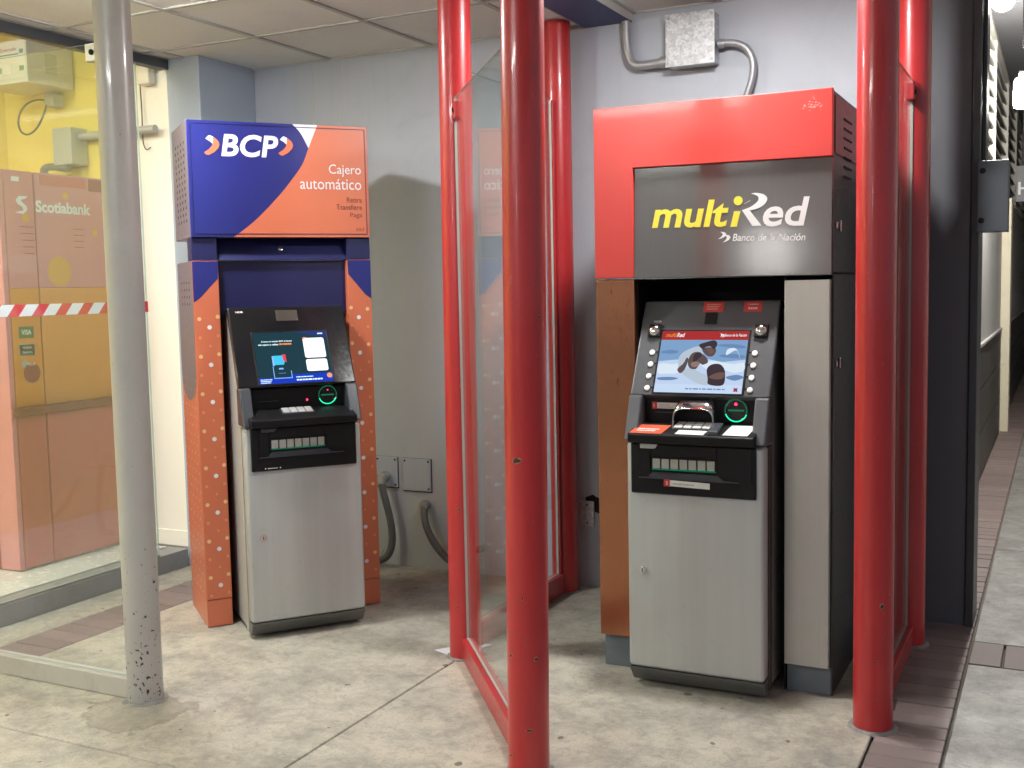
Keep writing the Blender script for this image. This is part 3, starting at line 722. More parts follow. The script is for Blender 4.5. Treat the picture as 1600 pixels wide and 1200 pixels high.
        scrtext('screen_lettering', [('Red', .175, .90, .095, .07, .25, .03), ('Banco de la Nación', .73, .91, .25, .045, .2, .02)], emit('banner_white', (.9, .85, .88), 1.0), 3)
        scrtext('screen_lettering', [('multi', .045, .90, .13, .07, .25, .03)], emit('banner_orange', (.85, .22, .05), 1.0), 3)
        scr('screen_emblem', [[(.68, .90), (.71, .925), (.70, .955), (.675, .96), (.69, .94)], [(.70, .89), (.73, .91), (.725, .945), (.70, .95), (.712, .925)]], MATS['banner_white'], 3)
        o_ = obj('screen_print', greek(frame(FP(X0+(X1-X0)*.36, S0+(S1-S0)*.045, .0044), (1, 0, 0), (0, .52, 1)), .52*(X1-X0), .04*(S1-S0), 1, 9), emit('footer_ink', (.20, .24, .45), 1.0), bz, smooth=0); o_['kind'] = 'stuff'
        scr('screen_emblem', [[(.93+.035*math.cos(k*math.pi/4)*(1 if k % 2 else .55), .06+.045*math.sin(k*math.pi/4)*(1 if k % 2 else .55)) for k in range(8)]], emit('emblem_red', (.40, .03, .12), 1.0), 3)
        # eight soft keys, mirrors, camera, stickers
        for k in range(4):
            s_ = .030+k*.048
            for x, dx in ((.060-.0005*k, .022), (.446+.0005*k, -.022)):
                mb = MB(); mb.T = TF; mb.lathe([(.0105, .0005), (.0105, .005), (.0085, .0062)], (x, s_, 0), 18); kb = obj('soft_key', mb, m_btn, fa, smooth=40)
                mb = MB(); fascia_box(mb, min(x+dx*.5, x+dx), max(x+dx*.5, x+dx), s_+.002, s_+.006, .0005, .0022); obj('pointer', mb, m_blk, kb)
        for x in (.030, .435):
            mb = MB(); fascia_box(mb, x, x+.052, .236, .290, .0005, .012); mr = obj('mirror_housing', mb, m_blk, fa, bevel=.005)
            mb = MB(); mb.T = TF @ Matrix.Translation((x+.026, .263, .0125)); mb.lathe([(.023, 0), (.022, .004), (.016, .009), (.008, .0115), (.002, .0122)], n=20); obj('convex_mirror', mb, m_chrome, mr, smooth=60)
        mb = MB(); fascia_box(mb, .243, .290, .292, .340, .0005, .003); obj('camera_window', mb, m_blk, fa, bevel=.001)
        for x, ww in ((.232, .078), (.385, .068)):
            mb = MB(); fascia_box(mb, x, x+ww, .342, .384, .0005, .0012); st = obj('red_sticker', mb, m_str, fa, smooth=0)
            if x < .3: o_ = obj('print', greek(frame(FP(x+ww*.16, .350, .0015), (1, 0, 0), (0, .52, 1)), ww*.68, .028, 3, 2), m_kdot_, st, smooth=0); o_['kind'] = 'stuff'
            else:
                for l_, s_, w_, h_ in (('CAJERO', .368, .6, .0065), ('5628', .352, .5, .008)): obj('lettering', text_mb(l_, frame(FP(x+ww*(1-w_)/2, s_, .0015), (1, 0, 0), (0, .52, 1)), width=ww*w_, height=h_, bold=.02), m_txtw, st, smooth=0)
        obj('maker_mark', text_mb('NCR', frame(FP(.046, .300, .0006), (1, 0, 0), (0, .52, 1)), width=.030, height=.008, bold=.03), m_txtw, fa, smooth=0)
        mb = MB().box(W-.002, W+.0065, .30, .312, 1.30, 1.31)
    # reader ring
    rc = (.392, .0895, 1.047); rr = .040
    TR = frame(rc, (1, 0, 0), (0, -.046, 1))
    mb = MB(); mb.T = TR; mb.lathe([(rr+.006, .0002), (rr+.006, .004), (rr, .006), (rr-.004, .003)], n=40); rg = obj('reader_bezel', mb, m_blkg, rp)
    mb = MB(); mb.T = TR; mb.torus((0, 0, .007), rr, .0022, 36, 8, R(200), R(340)); obj('reader_light', mb, m_green, rg)
    mb = MB(); mb.T = TR; mb.torus((0, 0, .0068), rr, .0016, 36, 8, R(-20), R(200)); obj('reader_light', mb, m_greend, rg)
    mb = MB(); mb.T = TR; mb.box(-rr*.72, rr*.72, -.003, .003, .0032, .0042); obj('card_slot', mb, m_greend, rg, smooth=0)
    mb = MB(); mb.T = TR
    lc = (0, rr*.58, .005) if near else (0, rr*.55, .005)
    mb.lathe([(.0055 if near else .0025, .001), (.005 if near else .0025, .003)], lc, 14); obj('status_led', mb, m_redled, rg)
    obj('receipt_slot', MB().box(.085, .175, .0872, .0905, 1.030, 1.033), m_fslope, rp)
    if not near:
        mb = MB().lathe([(.004, 0), (.004, .003)], n=12)
        mb = MB(); mb.T = frame((.30, .0895, 1.030), (1, 0, 0), (0, -.046, 1)); mb.lathe([(.0045, 0), (.004, .003)], n=14); obj('status_led', mb, m_redled, rp)
    # keypad
    kx, kw = (.175, .135) if not near else (.178, .140)
    ky0, ky1 = (.012, .072)
    kp = obj('keypad', MB().prism([(ky0-.004, SH(ky0)-.003), (ky1+.004, SH(ky1)-.003), (ky1+.004, SH(ky1)+.0035), (ky0-.004, SH(ky0)+.0035)], 'x', kx-.004, kx+kw+.004), m_fslope, sh, smooth=0)
    for a in range(4):
        for b in range(4):
            xa = kx+kw/4*a+.0022; xb = kx+kw/4*(a+1)-.0022; ya = ky0+(ky1-ky0)/4*b+.0014; yb = ky0+(ky1-ky0)/4*(b+1)-.0014
            obj('key', MB().prism([(ya, SH(ya)+.0037), (yb, SH(yb)+.0037), (yb, SH(yb)+.0085), (ya, SH(ya)+.0085)], 'x', xa, xb), m_key if not near else m_stw, kp, bevel=.001, seg=1)
    if near:
        # chrome hood over the keypad
        xa, xb = kx-.008, kx+kw+.008
        prof = [(0.0, 1.082), (.30, 1.086), (.62, 1.078)]
        mb = MB()
        n = 14; out = []; inn = []
        for k in range(n+1):
            w_ = math.pi*k/n; xx = (xa+xb)/2-(xb-xa)/2*math.copysign(abs(math.cos(w_))**.45, math.cos(w_)); zz = abs(math.sin(w_))**.45
            out.append((xx, zz))
        def ring(y, z0_, hgt, sh_):
            return [((xx-(xa+xb)/2)*sh_+(xa+xb)/2, y, z0_+hgt*zz) for xx, zz in out]
        r0 = ring(.088, .998, .090, 1.0); r1 = ring(.050, .990, .090, 1.0); r2 = ring(.028, .983, .075, 1.0)
        q0 = ring(.088, .998, .084, .93); q1 = ring(.050, .990, .084, .93); q2 = ring(.028, .983, .070, .93)
        V = r0+r1+r2+q2+q1+q0; F = []
        for a in range(5):
            for k in range(n): F.append((a*(n+1)+k, a*(n+1)+k+1, (a+1)*(n+1)+k+1, (a+1)*(n+1)+k))
        mb.add(V, F); obj('keypad_cover', mb, m_chrome, sh, smooth=60)
        def shelf_card(nm, xa_, xb_, ya_, yb_, m, skew=0.0, h=.0012):
            return obj(nm, MB().add([(xa_, ya_, SH(ya_)+h), (xb_, ya_, SH(ya_)+h), (xb_+skew, yb_, SH(yb_)+h), (xa_+skew, yb_, SH(yb_)+h)], [(0, 1, 2, 3)]), m, sh, smooth=0)
        st = shelf_card('orange_sticker', .028, .150, -.040, .045, m_sto, .012)
        o_ = obj('print', greek(frame((.050, -.022, SH(-.022)+.0018), (1, 0, 0), (0, 1, .241)), .085, .034, 2, 6), m_txtw, st, smooth=0); o_['kind'] = 'stuff'
        shelf_card('white_sticker', .372, .462, -.030, .070, m_stw, .010)
        shelf_card('white_sticker', .200, .305, -.036, .004, m_stw, .004)
        obj('assist_reader', MB().prism([(-.038, .967), (.045, .988), (.045, 1.006), (-.036, .984)], 'x', .318, .358), m_fslope, sh, bevel=.004)
        st = obj('instruction_sticker', MB().box(.082, .172, .0868, .0871, 1.046, 1.068), m_stw, rp, smooth=0)
        obj('red_numeral_tab', MB().box(.074, .0935, .0862, .0865, 1.044, 1.070), m_str, st, smooth=0)
        o_ = obj('print', greek(fy(.100, .0860, 1.048), .055, .016, 2, 3), m_txtg, st, smooth=0); o_['kind'] = 'stuff'
        st = obj('instruction_sticker', MB().box(.145, .305, -.0253, -.0245, .775, .797), m_stw, dp, smooth=0)
        st.rotation_euler = (0, R(1.5), 0); st.location = (0, 0, .006)
        obj('red_numeral_tab', MB().box(.134, .157, -.0262, -.0255, .773, .799), m_str, st, smooth=0)
        o_ = obj('print', greek(fy(.168, -.0262, .781), .098, .010, 1, 8), m_txtg, st, smooth=0); o_['kind'] = 'stuff'
        obj('lettering', text_mb('2', fy(.142, -.0268, .780), height=.012, bold=.02), m_txtw, st, smooth=0)
        obj('lettering', text_mb('1', fy(.080, .0858, 1.050), height=.013, bold=.02), m_txtw, rp, smooth=0)
    else:
        mb = greek(fy(.092, -.0150, .7495), .046, .008, 1, 5)
        mb.disc((.082, -.0150, .7535), .0032, 8).disc((.146, -.0150, .7535), .0032, 8)
        obj('dispenser_mark', mb, m_txtw, dp, smooth=0)['kind'] = 'stuff'
    return t

O = Vector((-3.424, 3.736, 0)); AB = R(51.5)
dB = Vector((math.cos(AB), math.sin(AB), 0)); nB = Vector((math.sin(AB), -math.cos(AB), 0))
cash_machine('cash_machine', 'black-fronted grey cash machine with a lit teal screen, in the blue and orange surround', O+dB*.138+nB*.30, AB, 'black')
cash_machine('cash_machine', 'charcoal-fronted pale grey cash machine showing a beach picture, in the red and grey surround', (-1.436, 3.81, 0), 0, 'grey')

# ------------------------------------------------------------------ blue and orange surround
E = thing('machine_surround', 'tall blue and orange branded surround with dotted pillars round the left cash machine', 'kiosk', O, AB)
BW, BD, PW = .818, .42, .114
HB, HT = 1.753, 2.262
hd = obj('header_box', MB().box(0, BW, .004, BD, HB, HT), m_mauve, E, bevel=.004)
curve = [(.466, 2.2605), (.503, 2.222), (.5377, 2.1557), (.507, 2.083), (.4585, 2.0156), (.4030, 1.9486), (.3370, 1.8791), (.2657, 1.813), (.1868, 1.7545)]
def smoothc(p, k=6):
    out = []
    for i in range(len(p)-1):
        p0, p1, p2, p3 = p[max(i-1, 0)], p[i], p[i+1], p[min(i+2, len(p)-1)]
        for j in range(k):
            t_ = j/k
            out.append(tuple(.5*((2*p1[a])+(-p0[a]+p2[a])*t_+(2*p0[a]-5*p1[a]+4*p2[a]-p3[a])*t_**2+(-p0[a]+3*p1[a]-3*p2[a]+p3[a])*t_**3) for a in (0, 1)))
    return out+[p[-1]]
c1 = smoothc(curve[:3]); c2 = smoothc(curve[2:]); c3 = smoothc([(.5377, 2.1557), (.5590, 2.207), (.5820, 2.2605)])
y0 = -.010
fp = obj('face_panel', MB().box(.001, BW-.001, y0, .0035, HB+.001, HT-.001), m_blue, hd, bevel=.002)
yf = y0-.0006
mb = MB().poly([(x, yf, z) for x, z in c2+[(BW-.003, 1.7545), (BW-.003, 2.2605)]+c3[::-1][:-1]]); obj('orange_field', mb, m_org, fp, smooth=0)
mb = MB().poly([(x, yf-.0002, z) for x, z in c1+c3[1:]]); obj('white_wedge', mb, m_white, fp, smooth=0)
fr = MB()
for a, b, c_, d in ((.014, .017, 1.767, 2.249), (BW-.017, BW-.014, 1.767, 2.249), (.0175, BW-.0175, 2.246, 2.249), (.0175, BW-.0175, 1.767, 1.770)): fr.box(a, b, yf-.0016, yf-.0005, c_, d)
obj('panel_edge', fr, [m_blued], fp, smooth=0)
yl = yf-.0012
mb = MB(); text_mb('BCP', fy(.146, yl, 2.107), width=.254, height=.0985, shear=.16, bold=.028, spacing=1.03, mb=mb); obj('lettering', mb, m_white, fp, smooth=0)
WL = [(.0806, 2.1813), (.090, 2.192), (.0983, 2.1969), (.1135, 2.1904), (.1107, 2.1607), (.0987, 2.1711)]
OL = [(.1135, 2.1904), (.1271, 2.1815), (.136, 2.171), (.1401, 2.1586), (.1347, 2.1428), (.1153, 2.1234), (.0915, 2.1108), (.080, 2.113), (.0719, 2.122), (.0941, 2.1367), (.1071, 2.1512), (.1107, 2.1607)]
for dx, dz in ((0, 0), (.3271, .0075)):
    obj('chevron_tip', MB().poly([(x+dx, yl, z+dz) for x, z in WL[::-1]]), m_white, fp, smooth=0)
    obj('chevron', MB().poly([(x+dx, yl, z+dz) for x, z in OL[::-1]]), m_org, fp, smooth=0)
for b_, z_, w_, h_ in (('Cajero', 2.030, .152, .056), ('automático', 1.972, .288, .048)):
    obj('lettering', text_mb(b_, fy(.781, yl, z_), width=w_, height=h_, align='RIGHT'), m_white, fp, smooth=0)
for b_, x_, z_, w_, h_ in (('Retira', .781, 1.913, .072, .025), ('Transfiere', .781, 1.880, .122, .025), ('Paga', .781, 1.840, .058, .028), ('557', .790, 1.783, .040, .014)):
    obj('lettering', text_mb(b_, fy(x_, yl, z_), width=w_, height=h_, align='RIGHT'), m_txtbr, fp, smooth=0)
# lip under the header
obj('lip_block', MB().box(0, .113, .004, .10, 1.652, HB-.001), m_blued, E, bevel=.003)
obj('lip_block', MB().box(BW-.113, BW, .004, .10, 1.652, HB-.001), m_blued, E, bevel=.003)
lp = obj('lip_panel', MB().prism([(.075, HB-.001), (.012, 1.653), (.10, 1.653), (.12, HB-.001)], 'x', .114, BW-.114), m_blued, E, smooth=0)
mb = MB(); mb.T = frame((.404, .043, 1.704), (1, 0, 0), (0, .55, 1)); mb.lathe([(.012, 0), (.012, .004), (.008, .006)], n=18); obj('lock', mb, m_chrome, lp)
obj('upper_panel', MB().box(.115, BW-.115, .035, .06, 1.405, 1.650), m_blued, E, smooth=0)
# pillars
def dot_mesh(r, m, plane='y'): return MB().disc((0, 0, 0), r, 12, plane).mesh('printed_dot', [m], smooth=0)
DOTS = [dot_mesh(.0090, m_cream), dot_mesh(.0100, m_white), dot_mesh(.0076, m_lorg), dot_mesh(.0058, m_lorg)]
def dots_front(par, x0, x1, z0, z1, flip=False, zoff=0.0):
    z = z1-zoff
    def dd(x, zz, k):
        if z0+.01 < zz < z1: link('printed_dot', DOTS[k], par, (x0+(x if not flip else (x1-x0)-x), -.0007, zz))
    while z > z0:
        dd(.021, z, 0); dd(.101, z+.008, 0); dd(.064, z-.038, 1); dd(.021, z-.083, 2); dd(.101, z-.076, 2); dd(.064, z-.121, 3)
        z -= .1665
def pillar(x0, x1, flip):
    pl_ = obj('pillar', MB().box(x0, x1, .0, BD, .128, 1.6505), m_org, E, bevel=.003)
    obj('kick_plate', MB().box(x0+.001, x1-.001, .002, BD-.002, .004, .1265), m_org, pl_, bevel=.002)
    # blue corner at the top
    if not flip: tri = [(x0+.001, 1.649), (x0+.001, 1.468), (x0+.03, 1.488), (x1-.004, 1.572), (x1-.001, 1.649)]
    else: tri = [(x1-.001, 1.649), (x1-.001, 1.468), (x1-.03, 1.488), (x0+.004, 1.585), (x0+.001, 1.649)]
    obj('blue_corner', MB().poly([(x, -.0008, z) for x, z in tri]), m_blue, pl_, smooth=0)
    dots_front(pl_, x0+.001, x1-.001, .13, 1.44, flip, .045 if not flip else .02)
    return pl_
pL = pillar(0, PW, False); pR = pillar(BW-PW, BW, True)
# outer flank of the left pillar: mauve skin with a rounded end over orange, louvre holes
sk = [(.003, 1.650), (BD-.003, 1.650)]
for k in range(15):
    w_ = math.pi*k/14; sk.append((.215+.205*math.cos(w_), 1.18-.16*math.sin(w_)**.7 if k not in (0, 14) else 1.18))
obj('flank_skin', MB().poly([(-.0008, y, z) for y, z in sk]), m_mauve, pL, smooth=0)
mb = MB()
for r_ in range(13):
    for c_ in range(4):
        mb.disc((-.0012, .075+.075*c_+.012*(r_ % 2), 1.83+.0285*r_), .0085, 6, 'x', sx=1.4)
obj('louvre_holes', mb, m_hole, hd, smooth=0)['kind'] = 'stuff'
mb = MB()
for r_ in range(4):
    for c_ in range(4): mb.disc((-.0014, .09+.07*c_, 1.46+.032*r_), .007, 6, 'x', sx=1.3)
obj('louvre_holes', mb, m_hole, pL, smooth=0)['kind'] = 'stuff'
mb = MB()
for r_ in range(26):
    for c_ in range(5):
        zz = 1.12-.042*r_
        if zz > .15: mb.disc((-.0008, .04+.085*c_+.03*(r_ % 2), zz), .0062, 6, 'x', mi=(0 if (r_+c_) % 3 else 1))
obj('dot_print', mb, [m_cream, m_white], pL, smooth=0)['kind'] = 'stuff'
mb = MB()
for r_ in range(18):
    zz = 1.50-.0815*r_
    mb.disc((BW+.0008, .03, zz), .0062, 6, 'X', mi=0)
obj('dot_print', mb, [m_white], pR, smooth=0)['kind'] = 'stuff'
obj('inner_back', MB().box(PW+.001, BW-PW-.001, BD-.02, BD, .01, 1.40), m_blk, E, smooth=0)
# ------------------------------------------------------------------ red and grey surround
MX0, MX1, MY = -1.612, -.722, 3.978
K = thing('machine_surround', 'tall red and grey branded surround with metal pillars round the right cash machine', 'kiosk', ((MX0+MX1)/2, MY, 0))
def kb(name, m, x0, x1, y0, y1, z0, z1, bevel=.003, par=None):
    mb = MB(); mb.T = at(K); mb.box(x0, x1, y0, y1, z0, z1); return obj(name, mb, m, par or K, bevel=bevel)
hb = kb('header_box', m_dark2, MX0+.003, MX1-.001, MY+.018, 4.78, 1.535, 2.165)
LL = [(MX0, 1.5325), (MX0+.157, 1.5325), (MX0+.157, 1.943), (MX1, 1.937), (MX1, 2.170), (MX0, 2.172)]
mb = MB(); mb.T = at(K); mb.prism(LL, 'y', MY-.012, MY+.017); rp_ = obj('red_panel', mb, m_redp, hb, bevel=.0025)
TS = Matrix.Translation((0, MY-.002, 1.735)) @ Matrix.Rotation(R(-1.8), 4, 'X') @ Matrix.Translation((0, -(MY-.002), -1.735))
mb = MB(); mb.T = at(K) @ TS; mb.prism([(MX0+.1575, 1.530), (MX1-.002, 1.526), (MX1-.002, 1.9365), (MX0+.1575, 1.9425)], 'y', MY-.004, MY+.017); gp = obj('sign_panel', mb, m_gpan, hb, bevel=.002)
yl = MY-.0052
def mpoly(nm, pts, m, lift=0): 
    mb = MB(); mb.T = at(K) @ TS; mb.poly([(MX0+.002+x, yl-lift, z) for x, z in pts]); return obj(nm, mb, m, gp, smooth=0)
def mtext(nm, items, m):
    for body, x, z, wd, ht, sh_, bo, sp, tz in items:
        obj(nm, text_mb(body, at(K) @ TS @ frame((MX0+.002+x, yl, z), (1, 0, tz), (-tz, 0, 1)), width=wd, height=ht, shear=sh_, bold=bo, spacing=sp), m, gp, smooth=0)
mtext('lettering', [('mult', .2271, 1.7150, .291, .1000, .16, .026, 1.0, -.022), ('ı', .5262, 1.7080, .036, .0560, .16, .038, 1, -.022)], m_txty)
mpoly('letter_dot', [(.5545+.0165*math.cos(2*math.pi*k/20), 1.8010+.0165*math.sin(2*math.pi*k/20)) for k in range(20)], m_txty)
RR = [(.5687, 1.7661), (.5983, 1.7758), (.6193, 1.7892), (.6286, 1.8019), (.6236, 1.8145), (.6005, 1.824), (.6194, 1.8254), (.6465, 1.8186), (.6598, 1.8043), (.6536, 1.7874), (.634, 1.7728), (.6046, 1.7652)]
LG = [(.5687, 1.7661), (.5962, 1.7648), (.6402, 1.7074), (.6066, 1.708)]
rs = smoothc([RR[0], RR[1], RR[2], RR[3], RR[4], RR[5]], 4)+smoothc(RR[5:]+[RR[0]], 4)[1:-1]
mpoly('letter_swoosh', rs, m_txtw); mpoly('letter_leg', LG, m_txtw, .0003)
mpoly('letter_flare', [(.5772, 1.7873), (.5984, 1.7977), (.6005, 1.8005), (.592, 1.7981), (.5751, 1.7882)], m_txtg)
mtext('lettering', [('ed', .6443, 1.7035, .163, .1030, .16, .018, 1.0, -.022), ('Banco de la Nación', .5345, 1.6565, .261, .0260, .18, .006, 1.0, -.03)], m_txtw)
mpoly('emblem_wing', [(.4893, 1.6921), (.5044, 1.6898), (.5121, 1.6828), (.5065, 1.6738), (.4935, 1.668), (.4805, 1.6651), (.4935, 1.6743), (.4992, 1.6824)], m_txtw)
mpoly('emblem_wing', [(.5065, 1.68), (.5215, 1.6782), (.5275, 1.6708), (.5215, 1.6614), (.5107, 1.656), (.4978, 1.6523), (.5094, 1.6619), (.5138, 1.6701)], m_txtw)
# scuff on the red panel and scratch on the sign
random.seed(3)
mb = MB(); mb.T = at(K)
for k in range(34):
    a = random.gauss(0, .016); b = random.gauss(0, .008); r_ = random.uniform(.0008, .0026)
    mb.disc((MX1-.070+a, MY-.0126-.00002*k, 2.115+b), r_, 7, 'y', sx=1.8)
obj('scuff', mb, m_scuff, rp_, smooth=0)['kind'] = 'stuff'
# pillars and plinths
PLx = (MX0+.001, MX0+.157); PRx = (MX1-.166, MX1-.001)
pa = kb('pillar', m_steel_red, PLx[0], PLx[1], MY-.008, 4.06, .132, 1.5265)
kb('plinth', m_plinth, PLx[0]+.006, PLx[1], MY+.022, 4.06, .0, .130, par=pa)
pb = kb('pillar', m_steel, PRx[0], PRx[1]-.006, MY-.008, 4.06, .108, 1.5105)
kb('plinth', m_plinth, PRx[0]+.004, PRx[1]-.001, MY+.022, 4.06, .0, .106, par=pb)
sd = kb('side_panel', m_dark2, MX1-.005, MX1+.002, MY+.019, 4.78, .0, 1.53)
kb('side_panel', m_dark2, MX0+.001, MX0+.008, 4.061, 4.78, .0, 1.53)
kb('side_strip', m_redside, MX1-.0005, MX1+.003, MY+.03, 4.70, 1.95, 2.15, par=hb)
for k in range(7): kb('louvre', m_hole, MX1+.0032, MX1+.006, 4.17, 4.33, 1.88+.034*k, 1.887+.034*k, .001, hb)
kb('rear_panel', m_blk, MX0+.01, MX1-.01, 4.60, 4.62, .0, 1.53, 0)
for x in (PLx[1]+.0005, PRx[0]-.006): kb('reveal', m_blk, x, x+.0055, MY+.02, 4.60, .0, 1.52, 0)
for z in (1.70, 1.21):
    ht = kb('latch', m_chrome, MX1+.0025, MX1+.010, 4.02, 4.055, z-.012, z+.012, .003, sd if z < 1.5 else hb)
    kb('latch', m_chrome, MX1+.0025, MX1+.012, 4.075, 4.105, z-.02, z+.02, .004, sd if z < 1.5 else hb)

# ------------------------------------------------------------------ things on the walls
J = thing('junction_box', 'galvanised junction box high on the wall above the red and grey surround', 'junction box', (-1.535, 5.05, 2.61))
mb = MB(); mb.T = at(J); mb.box(-1.645, -1.425, 4.955, 5.048, 2.500, 2.728); obj('case', mb, m_galv, J, bevel=.004)
mb = MB(); mb.T = at(J); mb.box(-1.650, -1.420, 4.948, 4.9545, 2.496, 2.732); obj('lid', mb, m_galv, J, bevel=.0015)
for x in (-1.638, -1.432):
    for z in (2.515, 2.713):
        mb = MB(); mb.T = at(J) @ frame((x, 4.948, z), (1, 0, 0), (0, 0, 1)); mb.lathe([(.006, 0), (.005, .003)], n=10); obj('screw', mb, m_cond, J)
def bez(p, n=24):
    p = [Vector(q) for q in p]; out = []
    for i in range(n+1):
        t_ = i/n; q = list(p)
        while len(q) > 1: q = [q[k].lerp(q[k+1], t_) for k in range(len(q)-1)]
        out.append(q[0])
    return out
def conduit(name, label, pts, r, m, ribs=None, n=60, cat='conduit', ends=()):
    t = thing(name, label, cat, pts[0])
    mb = MB(); mb.T = at(t); mb.tube(bez(pts, n), r, 12, ribs=ribs); obj('hose', mb, m, t, smooth=60)
    for a, b, rr_ in ends:
        mb = MB(); mb.T = at(t); mb.tube([a, b], rr_, 14); obj('gland', mb, m_cond, t, bevel=.002)
    return t
conduit('conduit', 'steel conduit curving down from the ceiling into the left of the junction box', [(-1.868, 5.02, 2.78), (-1.868, 5.02, 2.48), (-1.83, 5.005, 2.532), (-1.666, 5.00, 2.532)], .021, m_cond, ends=[((-1.69, 5.0, 2.532), (-1.652, 5.0, 2.532), .027)])
conduit('conduit', 'thin steel conduit arching from the junction box down behind the red header', [(-1.405, 5.0, 2.585), (-1.20, 5.0, 2.60), (-1.22, 5.005, 2.40), (-1.34, 5.02, 2.28), (-1.36, 5.02, 2.20)], .016, m_cond, ends=[((-1.418, 5.0, 2.585), (-1.388, 5.0, 2.585), .021)])
def cover(label, x0, x1, z0, z1, y=5.05, tilt=0.0, m=None, screws=True):
    t = thing('cover_plate', label, 'cover plate', ((x0+x1)/2, y, (z0+z1)/2)); t.rotation_euler = (0, R(tilt), 0)
    a, b = (x1-x0)/2, (z1-z0)/2
    obj('plate', MB().box(-a, a, -.012, -.001, -b, b), m or m_plate, t, bevel=.002)
    obj('shadow_gap', MB().box(-a-.004, a+.004, -.003, .004, -b-.006, b+.001), m_hole, t, smooth=0)
    for sx, sz in ((a-.012, b-.014), (-a+.012, b-.014), (a-.012, -b+.014)):
        mb = MB(); mb.T = frame((sx, -.012, sz), (1, 0, 0), (0, 0, 1)); mb.lathe([(.006, 0), (.005, .002)], n=10); obj('screw', mb, m_hole, t)
    return t
cover('square wall plate with a grey flexible hose leaving it, beside the orange pillar', -3.362, -3.226, .434, .600)
cover('blank square wall plate left of the red divider post', -3.188, -3.016, .422, .598)
conduit('flexible_conduit', 'ribbed grey hose hanging from the wall plate down behind the orange pillar', [(-3.300, 5.00, .486), (-3.290, 4.97, .40), (-3.262, 5.00, .33), (-3.215, 5.00, .20), (-3.205, 5.00, .06), (-3.25, 4.99, -.04), (-3.36, 4.95, .05), (-3.50, 4.85, .06)], .0185, m_flex, ribs=.14, n=110,
        ends=[((-3.300, 5.040, .492), (-3.300, 4.990, .490), .030), ((-3.300, 5.00, .500), (-3.299, 4.99, .455), .025)])
conduit('flexible_conduit', 'smooth dark grey hose bending out of the wall behind the red divider', [(-3.047, 5.045, .350), (-3.047, 4.99, .345), (-3.04, 4.97, .24), (-2.96, 4.97, .11), (-2.86, 4.95, .06), (-2.70, 4.93, .03)], .019, m_flex, n=60, ends=[((-3.047, 5.048, .352), (-3.047, 5.005, .350), .026)])
oc = thing('outlet_box', 'small steel outlet cover hanging off a hole in the wall left of the reddish steel pillar', 'outlet', (-2.10, 5.05, .37))
mb = MB(); mb.T = at(oc); mb.box(-2.143, -2.070, 5.030, 5.042, .306, .436); op = obj('cover', mb, m_galv, oc, bevel=.002)
for z in (.325, .417):
    mb = MB(); mb.T = at(oc) @ frame((-2.106, 5.030, z), (1, 0, 0), (0, 0, 1)); mb.lathe([(.005, 0), (.004, .002)], n=10); obj('screw', mb, m_hole, op)
mb = MB(); mb.T = at(oc); mb.prism([(-2.125, .40), (-2.12, .452), (-2.08, .468), (-2.06, .455), (-1.98, .45), (-1.975, .375), (-2.04, .37)], 'y', 5.0485, 5.07); obj('wall_hole', mb, m_hole, oc, smooth=0)
gb = thing('steel_box', 'dark grey steel box fixed on the edge of the charcoal pier', 'box', (-.26, 5.05, 1.84))
mb = MB(); mb.T = at(gb); mb.box(-.322, -.205, 4.985, 5.10, 1.695, 1.985); bx_ = obj('case', mb, basic('slate_steel', (.13, .14, .155), .42, metal=.3, var=.08), gb, bevel=.003)
for x, z in ((-.303, 1.945), (-.306, 1.742)):
    mb = MB(); mb.T = at(gb) @ frame((x, 4.985, z), (1, 0, 0), (0, 0, 1)); mb.lathe([(.012, -.001), (.012, .0012), (.007, .0014)], n=16); obj('knockout', mb, m_hole, bx_)
pp = obj('paper_sheet', MB().add([(-2.318, 3.868, .004), (-2.226, 3.832, .003), (-2.120, 4.020, .006), (-2.205, 4.030, .004), (-2.318, 3.868, .0046), (-2.226, 3.832, .0036), (-2.120, 4.020, .0066), (-2.205, 4.030, .0046)],
    [(0, 3, 2, 1), (4, 5, 6, 7), (0, 1, 5, 4), (1, 2, 6, 5), (2, 3, 7, 6), (3, 0, 4, 7)]), m_paper, smooth=0)
tag(pp, 'white paper sheet on the floor behind the red divider post', 'paper')

# ------------------------------------------------------------------ shopfront of the bank lobby, on the left
SX = -4.33
F_ = thing('shopfront', 'tall lobby shopfront of glass with a dark head rail, left of the column', 'shopfront', (SX, 3.4, 0))
wbox('step', F_, m_step, -4.46, SX, -2.6, 4.595, -.03, .098, .004)
wbox('step_trim', F_, m_alu, -4.345, -4.333, -2.6, 4.385, .0985, .108, .001)
mb = MB(); mb.T = at(F_); y_ = (-2.6, 1.35, 4.385)
for i in range(2):
    o_ = pane(F_, (-4.339, y_[i]+.003), (-4.339, y_[i+1]-.003), .1085, 2.705, m_glassS)
wbox('head_rail', F_, m_krail, -4.375, -4.312, -2.6, 4.597, 2.708, 2.757, .003)
tp = thing('barrier_tape', 'red and white striped tape stuck across the lobby glass', 'tape', (-4.33, 3.4, 1.45))
random.seed(5)
mb = MB(); mb.T = at(tp); mb.box(-4.3328, -4.3318, 2.2, 4.384, 1.418, 1.474); o_ = obj('red_band', mb, m_taper, tp, smooth=0)
for k in range(16):
    ya = 2.22+.135*k
    mb = MB(); mb.T = at(tp); mb.add([(-4.3313, ya, 1.4185), (-4.3313, ya+.072, 1.4185), (-4.3313, ya+.118, 1.4735), (-4.3313, ya+.046, 1.4735)], [(0, 1, 2, 3)])
    if ya+.118 < 4.37: obj('white_stripe', mb, m_tapew, tp, smooth=0)
